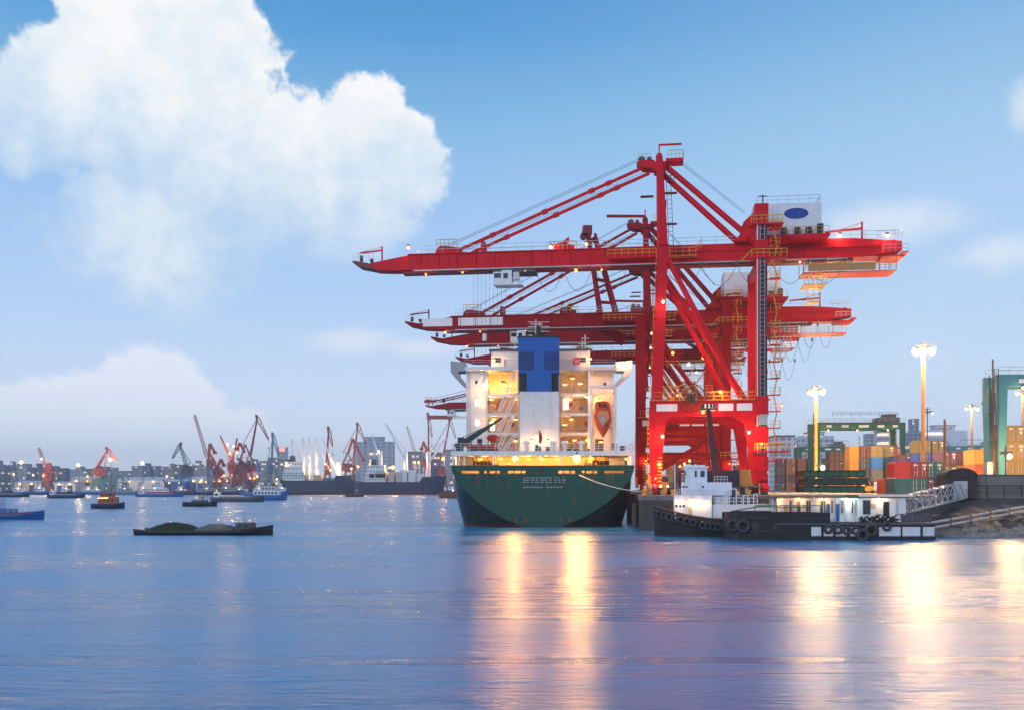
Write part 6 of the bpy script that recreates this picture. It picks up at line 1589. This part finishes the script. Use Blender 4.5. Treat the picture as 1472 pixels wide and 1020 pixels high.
# small far gantry whose red boom tip shows left of the ship bridge
T = sts_crane('far red and white gantry crane whose boom shows left of the ship bridge', 262, 36.5, RED2, 0, signs=False, apex=48, head_style=1, outreach=34, tail=20)
T.location = (atx(735,389), 389, QZ)
m = MB(); m.box(-4,56,372,408,-3,QZ-.02); m.build('pier', CONC, kind='structure')
T = thing('horizontal_arm_crane', 'low far gantry arm in red and white above the upright red far crane', 'crane', (atx(640,866), 866, 2.6)); T.scale = (1.237,)*3
m = MB(); z = atz(600,700)-2.6; m.box(-12,5,-1.5,1.5,z-1.6,z+1.0); m.build('arm', FARRED, T)
m = MB(); m.box(5,30,-1.2,1.2,z-1.2,z+.4); m.build('white_arm', PW, T)
m = MB(); m.bar((22,0,0),(22,0,z-1.7),1.6); m.build('tower', FARRED, T)

# ------------------------------------------------------------------ far moored cargo ships
def cargo_ship(label, D, x0, x1, pdeck, bow_l, house, hulls, side=1):
    bx = (x0+x1)/2; X = lambda px: (px-bx)*D/F; Z = lambda py: CAMZ+(HZ-py)*D/F
    T = thing('cargo_ship', label, 'ship', (atx(bx,D), D, 0), 0, 'cargo ships moored along the far shore')
    L0, L1 = X(x0), X(x1); zd = Z(pdeck); zbow = Z(pdeck-7)
    secs = []
    for u, z, w_ in ((0,zd+1,.5),(.02,zd+1,.8),(.08,zd,1),(.62,zd,1),(.72,zd,1),(.75,zbow,1),(.86,zbow+.2,.85),(.94,zbow+.8,.5),(.99,zbow+1.4,.1),(1.0,zbow+1.5,.02)):
        x = L0+(L1-L0)*u; xl = L0+(L1-L0)*(u if u < .9 else .9+(u-.9)*.55); h = 8*w_
        secs.append([(xl,-h*.9,-.5),(xl,-h,1.6),(x,-h,z),(x,h,z),(xl,h,1.6),(xl,h*.9,-.5)])
    m = MB(); m.loft(secs, closed=True); hl = m.build('hull', NAVY, T)
    m = MB(); m.loft([[(s_[0][0],s_[0][1]-.12,-.4),(s_[1][0],s_[1][1]-.12,1.9)] for s_ in secs]); m.build('boot_top', BOOT, hl)
    hx0, hy0, hx1, hy1 = house
    m = MB(); n = 4; 
    for k in range(n):
        za = Z(hy1)+(Z(hy0)-Z(hy1))*k/n; zb2 = Z(hy1)+(Z(hy0)-Z(hy1))*(k+1)/n; i_ = .5*k
        m.box(X(hx0)+i_,X(hx1)-i_,-7+k,7-k,za,zb2-.25); m.box(X(hx0)+i_-.5,X(hx1)-i_+.5,-7.4+k,7.4-k,zb2-.25,zb2)
    hs = m.build('superstructure', WHITE, T)
    m = MB()
    for k in range(n):
        zc = Z(hy1)+(Z(hy0)-Z(hy1))*(k+.5)/n
        for q in range(int((X(hx1)-X(hx0))/2.4)): x = X(hx0)+1.2+q*2.4+.3*k; m.box(x,x+1.0,-7.1+k,-7.002+k,zc-.4,zc+.7) if x+1 < X(hx1)-.6*k else None
    m.build('window', GLASS, hs)
    m = MB(); m.prism([(X(hx0)+4,Z(hy0)),(X(hx0)+9,Z(hy0)),(X(hx0)+8.5,Z(hy0)+5),(X(hx0)+5,Z(hy0)+5)], 'y', -2, 2); m.build('funnel', DGREY, T)
    return T, X, Z
T, X, Z = cargo_ship('dark hulled cargo ship with a white superstructure and slim white derricks, left of the other', 832, 404, 512, 690, 0, (409,663,440,690), None)
for (a, b_, c_) in (((420,684),(420,630),(446,684)),((436,684),(435,628.6),(452,684)),((446,684),(444,627),(464,684)),((456,684),(453,628),(472,684)),((487,684),(463,628.6),(487,684))):
    m = MB(); lattice(m,(X(a[0]),0,Z(a[1])),(X(b_[0]),0,Z(b_[1])),1.6,.8,10,.22,-.6,.6)
    if a[0] != c_[0]: m.bar((X(b_[0])+.5,0,Z(b_[1])-1),(X(b_[0]+ (c_[0]-b_[0])*.75),0,Z(660)),.35)
    m.box(X(a[0])-1.3,X(a[0])+1.3,-1.3,1.3,Z(690),Z(664 if a[0] > 480 else 676)); m.build('derrick', W_, T)
for k, (px, w_, c_) in enumerate(((411,8,BEIGE),(421,9,TARP),(432,10,GREY),(452,12,BEIGE),(466,12,TEAL))):
    m = MB(); m.box(X(px),X(px+w_),-6,6,Z(691),Z(682 if k < 4 else 686)); m.build('deck_cargo', c_, T)
T, X, Z = cargo_ship('dark hulled cargo ship with a raised bow and bright lamps, next to the green ship', 827, 508, 642, 692, 0, (526,668,556,692), None)
for (a, b_, w_) in (((583.5,662),(554,608),1.6),((547,664),(535,623),1.2),((616,664),(642,629),1.4)):
    for yy in (-1.1,1.1):
        m = MB(); m.bar((X(a[0]),yy,Z(a[1])),(X(b_[0]),yy*.6,Z(b_[1])),w_*.8,w_,w_*.5,w_*.6); m.build('derrick_jib', W_, T)
    m = MB(); m.path([(X(b_[0]),0,Z(b_[1])),(X(a[0]),0,Z(a[1]-14))],.12,4); m.build('derrick_rope', CABLE, T)
    m = MB(); m.tube((X(a[0]),0,Z(692)),(X(a[0]),0,Z(648)),1.9,12,1.5); m.build('crane_pedestal', W_, T)
for px in (532,541,549,560,570): m = MB(); m.box(X(px),X(px+8),-6,6,Z(692),Z(678)); m.build('deck_cargo', [PINK,GREY,PW,PW,BEIGE][px%5], T)
for px in (576,588,600): m = MB(); m.box(X(px),X(px+10),-5,5,Z(692),Z(675 if px < 600 else 680)); m.build('deck_cargo', PW, T)
m = MB(); m.bar((X(598),0,Z(692)),(X(598),0,Z(666)),.8); m.bar((X(603),0,Z(692)),(X(603),0,Z(666)),.8); m.bar((X(596),0,Z(672)),(X(605),0,Z(672)),.6); m.build('post', W_, T)
# other craft moored at the far bank
def moored(label, px, D, L, hc, cabs, name='moored_boat', W=6, zt=2.6, mastpx=None):
    T = thing(name, label, 'boat', (atx(px,D), D, 0), R(random.uniform(-4,4)), 'boats moored along the far bank')
    boat_hull(T, L, W, zt, .18, hc, sheer=1.2)
    for k, (x0, x1, z0, z1, mt_) in enumerate(cabs):
        m = MB(); m.box(x0,x1,-W*.36+k*.2,W*.36-k*.2,z0,z1); c_ = m.build('cabin' if k == 0 else 'wheelhouse', mt_, T)
        m = MB(); nn = int((x1-x0)/1.8)
        for q in range(nn): m.box(x0+.6+q*1.8,x0+1.5+q*1.8,-W*.36+k*.2-.06,-W*.36+k*.2-.002,z0+(z1-z0)*.4,z0+(z1-z0)*.8)
        m.build('window', GLASS, c_)
    m = MB(); xm = cabs[-1][0]+1; m.bar((xm,0,cabs[-1][3]),(xm,0,cabs[-1][3]+6),.22); m.bar((xm-1.2,0,cabs[-1][3]+4),(xm+1.2,0,cabs[-1][3]+4),.15); m.build('mast', DGREY, T)
    m = MB(); m.box(xm+1.5,xm+2.3,-W*.36-.4,-W*.36,cabs[0][3]-.5,cabs[0][3]); m.build('deck_lamp', MATS['wall_lamp_glow'], T)  # small glow box added to carry the warm band onto the boats
    return T
random.seed(4)
T = moored('white ship with a bright red bow moored below the tall lattice crane', 236, 820, 46, paint('bow_red',(.45,.03,.03),.5,.2), ((-14,4,2.2,5.5,W_),(-10,-2,5.5,9,W_)))
m = MB(); m.bar((6,0,2),(-1,0,13),.9); m.build('cargo_boom', FARRED, T)
specs = [(-8,'grey patrol boat at the far left edge',30,NAVY,W_),(28,'small blue moored boat under the first lamp',24,SBLUE,W_),(54,'white cabin boat left of the first red crane',22,SBLUE,W_),(118,'blue moored boat below the ochre shed',26,SBLUE,W_),
 (180,'teal moored boat right of the orange boat',28,TEAL,GREY),(205,'pale moored launch beside the red bowed ship',22,SBLUE,W_),(262,'white moored boat under the dark lattice crane',24,NAVY,W_),(283,'long dark blue moored barge behind the small tug',36,NAVY,GREY),
 (312,'navy freighter moored below the beige box shed',44,NAVY,GREY),(346,'white moored work ship below the largest crane',34,NAVY,W_),(366,'pale work boat just left of the ferry',24,SBLUE,W_),(396,'white boat moored behind the ferry',22,SBLUE,W_),(140,'small white launch behind the orange boat',16,SBLUE,W_),(90,'white launch right of the first red crane',16,NAVY,W_)]
for k, (px, lab, L, hc, cc) in enumerate(specs):
    o_ = random.uniform(-.25,.1)*L
    moored(lab, px, 800+(k*13)%40, L, hc, ((o_,o_+L*.35,2.2,4.8+(k%3)*.6,cc),(o_+L*.08,o_+L*.2,4.8+(k%3)*.6,7.2+(k%3),cc)))
T = moored('brown hulled moored barge between the cargo ship bow and the green ship', 652, 560, 16, RUST, ((-4,3,2.2,4.6,SBLUE),(-3,0,4.6,6.6,W_)), zt=3.4)
# lamps of the far shore, each on its own post
far_l = [(31,664,PALE,9000),(60,659,PALE,5000),(113,668,PALE,9000),(159,660,PALE,10000),(205,665,PALE,9000),(322,683,SOD,4500),(330,651,SOD,3500),(327,638,PALE,5000),(336,641,PALE,4000),(341,650,PALE,4000),(411,669,PALE,5000),(446,667,WARM,5000),(437,675,PALE,4500),(468,666,WARM,3500),
         (544.5,649,PALE,16000),(533,667,WARM,11000),(505,673,PALE,6000),(515,670,WARM,5000),(565,671,WARM,11000),(596,664,WARM,5000),(602,664,WARM,5000),(637,659,SOD,9000),(475,675,WARM,4000),(488,676,WARM,3000),(240,684,PALE,2500),(370,684,WARM,2500),(20,681,WARM,2500),(48,682,PALE,2500),(126,684,WARM,3000),(290,690,WARM,2500),(398,688,WARM,2500),(552,676,WARM,5000)]
far_w = ['above the low warm shed at the far left','on the jib of the first red crane','left of the bent red crane','under the bent jib of the second red crane','above the white roofed shed right of the bent crane','before the lit beige box shed',
 'in front of the lit crane boom','high on the lit raised boom','on the short right leaning boom','between the two raised booms','left of the white superstructure of the first cargo ship','above the first cargo ship between derricks','right of the first cargo ship superstructure','at the end on crane on the first ship',
 'highest and brightest above the second cargo ship','left above the second cargo ship superstructure','left before the folded jib crane','just left of the second superstructure','right of the second superstructure','left one of the pair on the second ship bow','right one of the pair on the second ship bow','beside the green ship stern',
 'before the rear derrick of the first ship','at the bow of the first cargo ship','above the red bowed ship','below the largest red crane','before the leftmost low shed','before the shed left of the first crane','before the ochre shed','before the tall lattice crane','right of the ferry mast','on the deck cargo of the second ship']
for k, (px, py, c_, pw) in enumerate(far_l):
    D = 828.0 if k > 9 and px > 400 else 849.0
    H = atz(py, D); zb0 = 2.6
    T = thing('quay_lamp', f"{'orange' if c_ is SOD else ('warm' if c_ is WARM else 'pale')} lamp on a post {far_w[k]}", 'lamp post', (atx(px,D), D, zb0), 0, 'lamps along the far shore')
    m = MB(); m.bar((0,.9,0),(0,.9,H-zb0),.3); m.box(-.9,.9,.2,1.2,H-zb0+.7,H-zb0+1.1); m.build('post', DGREY, T)
    lamp(T, (0,-.4,H-zb0), pw*5, c_, 1.75 if pw > 7000 else 1.0)
# ------------------------------------------------------------------ haze
hm = bpy.data.materials.new('haze_air'); hm.use_nodes = True; t = NT(hm.node_tree)
for n in list(t.n):
    if n.type == 'BSDF_PRINCIPLED': t.n.remove(n)
ov = [n for n in t.n if n.type == 'OUTPUT_MATERIAL'][0]; pv = t.new('ShaderNodeVolumePrincipled')
pv.inputs['Color'].default_value = (.80,.88,1,1); pv.inputs['Density'].default_value = .00025; pv.inputs['Anisotropy'].default_value = .35
t.l.new(pv.outputs[0], ov.inputs['Volume'])
m = MB(); m.box(-6100,6100,-260,2560,-4.2,95); hz = m.build('haze', hm, kind='stuff')
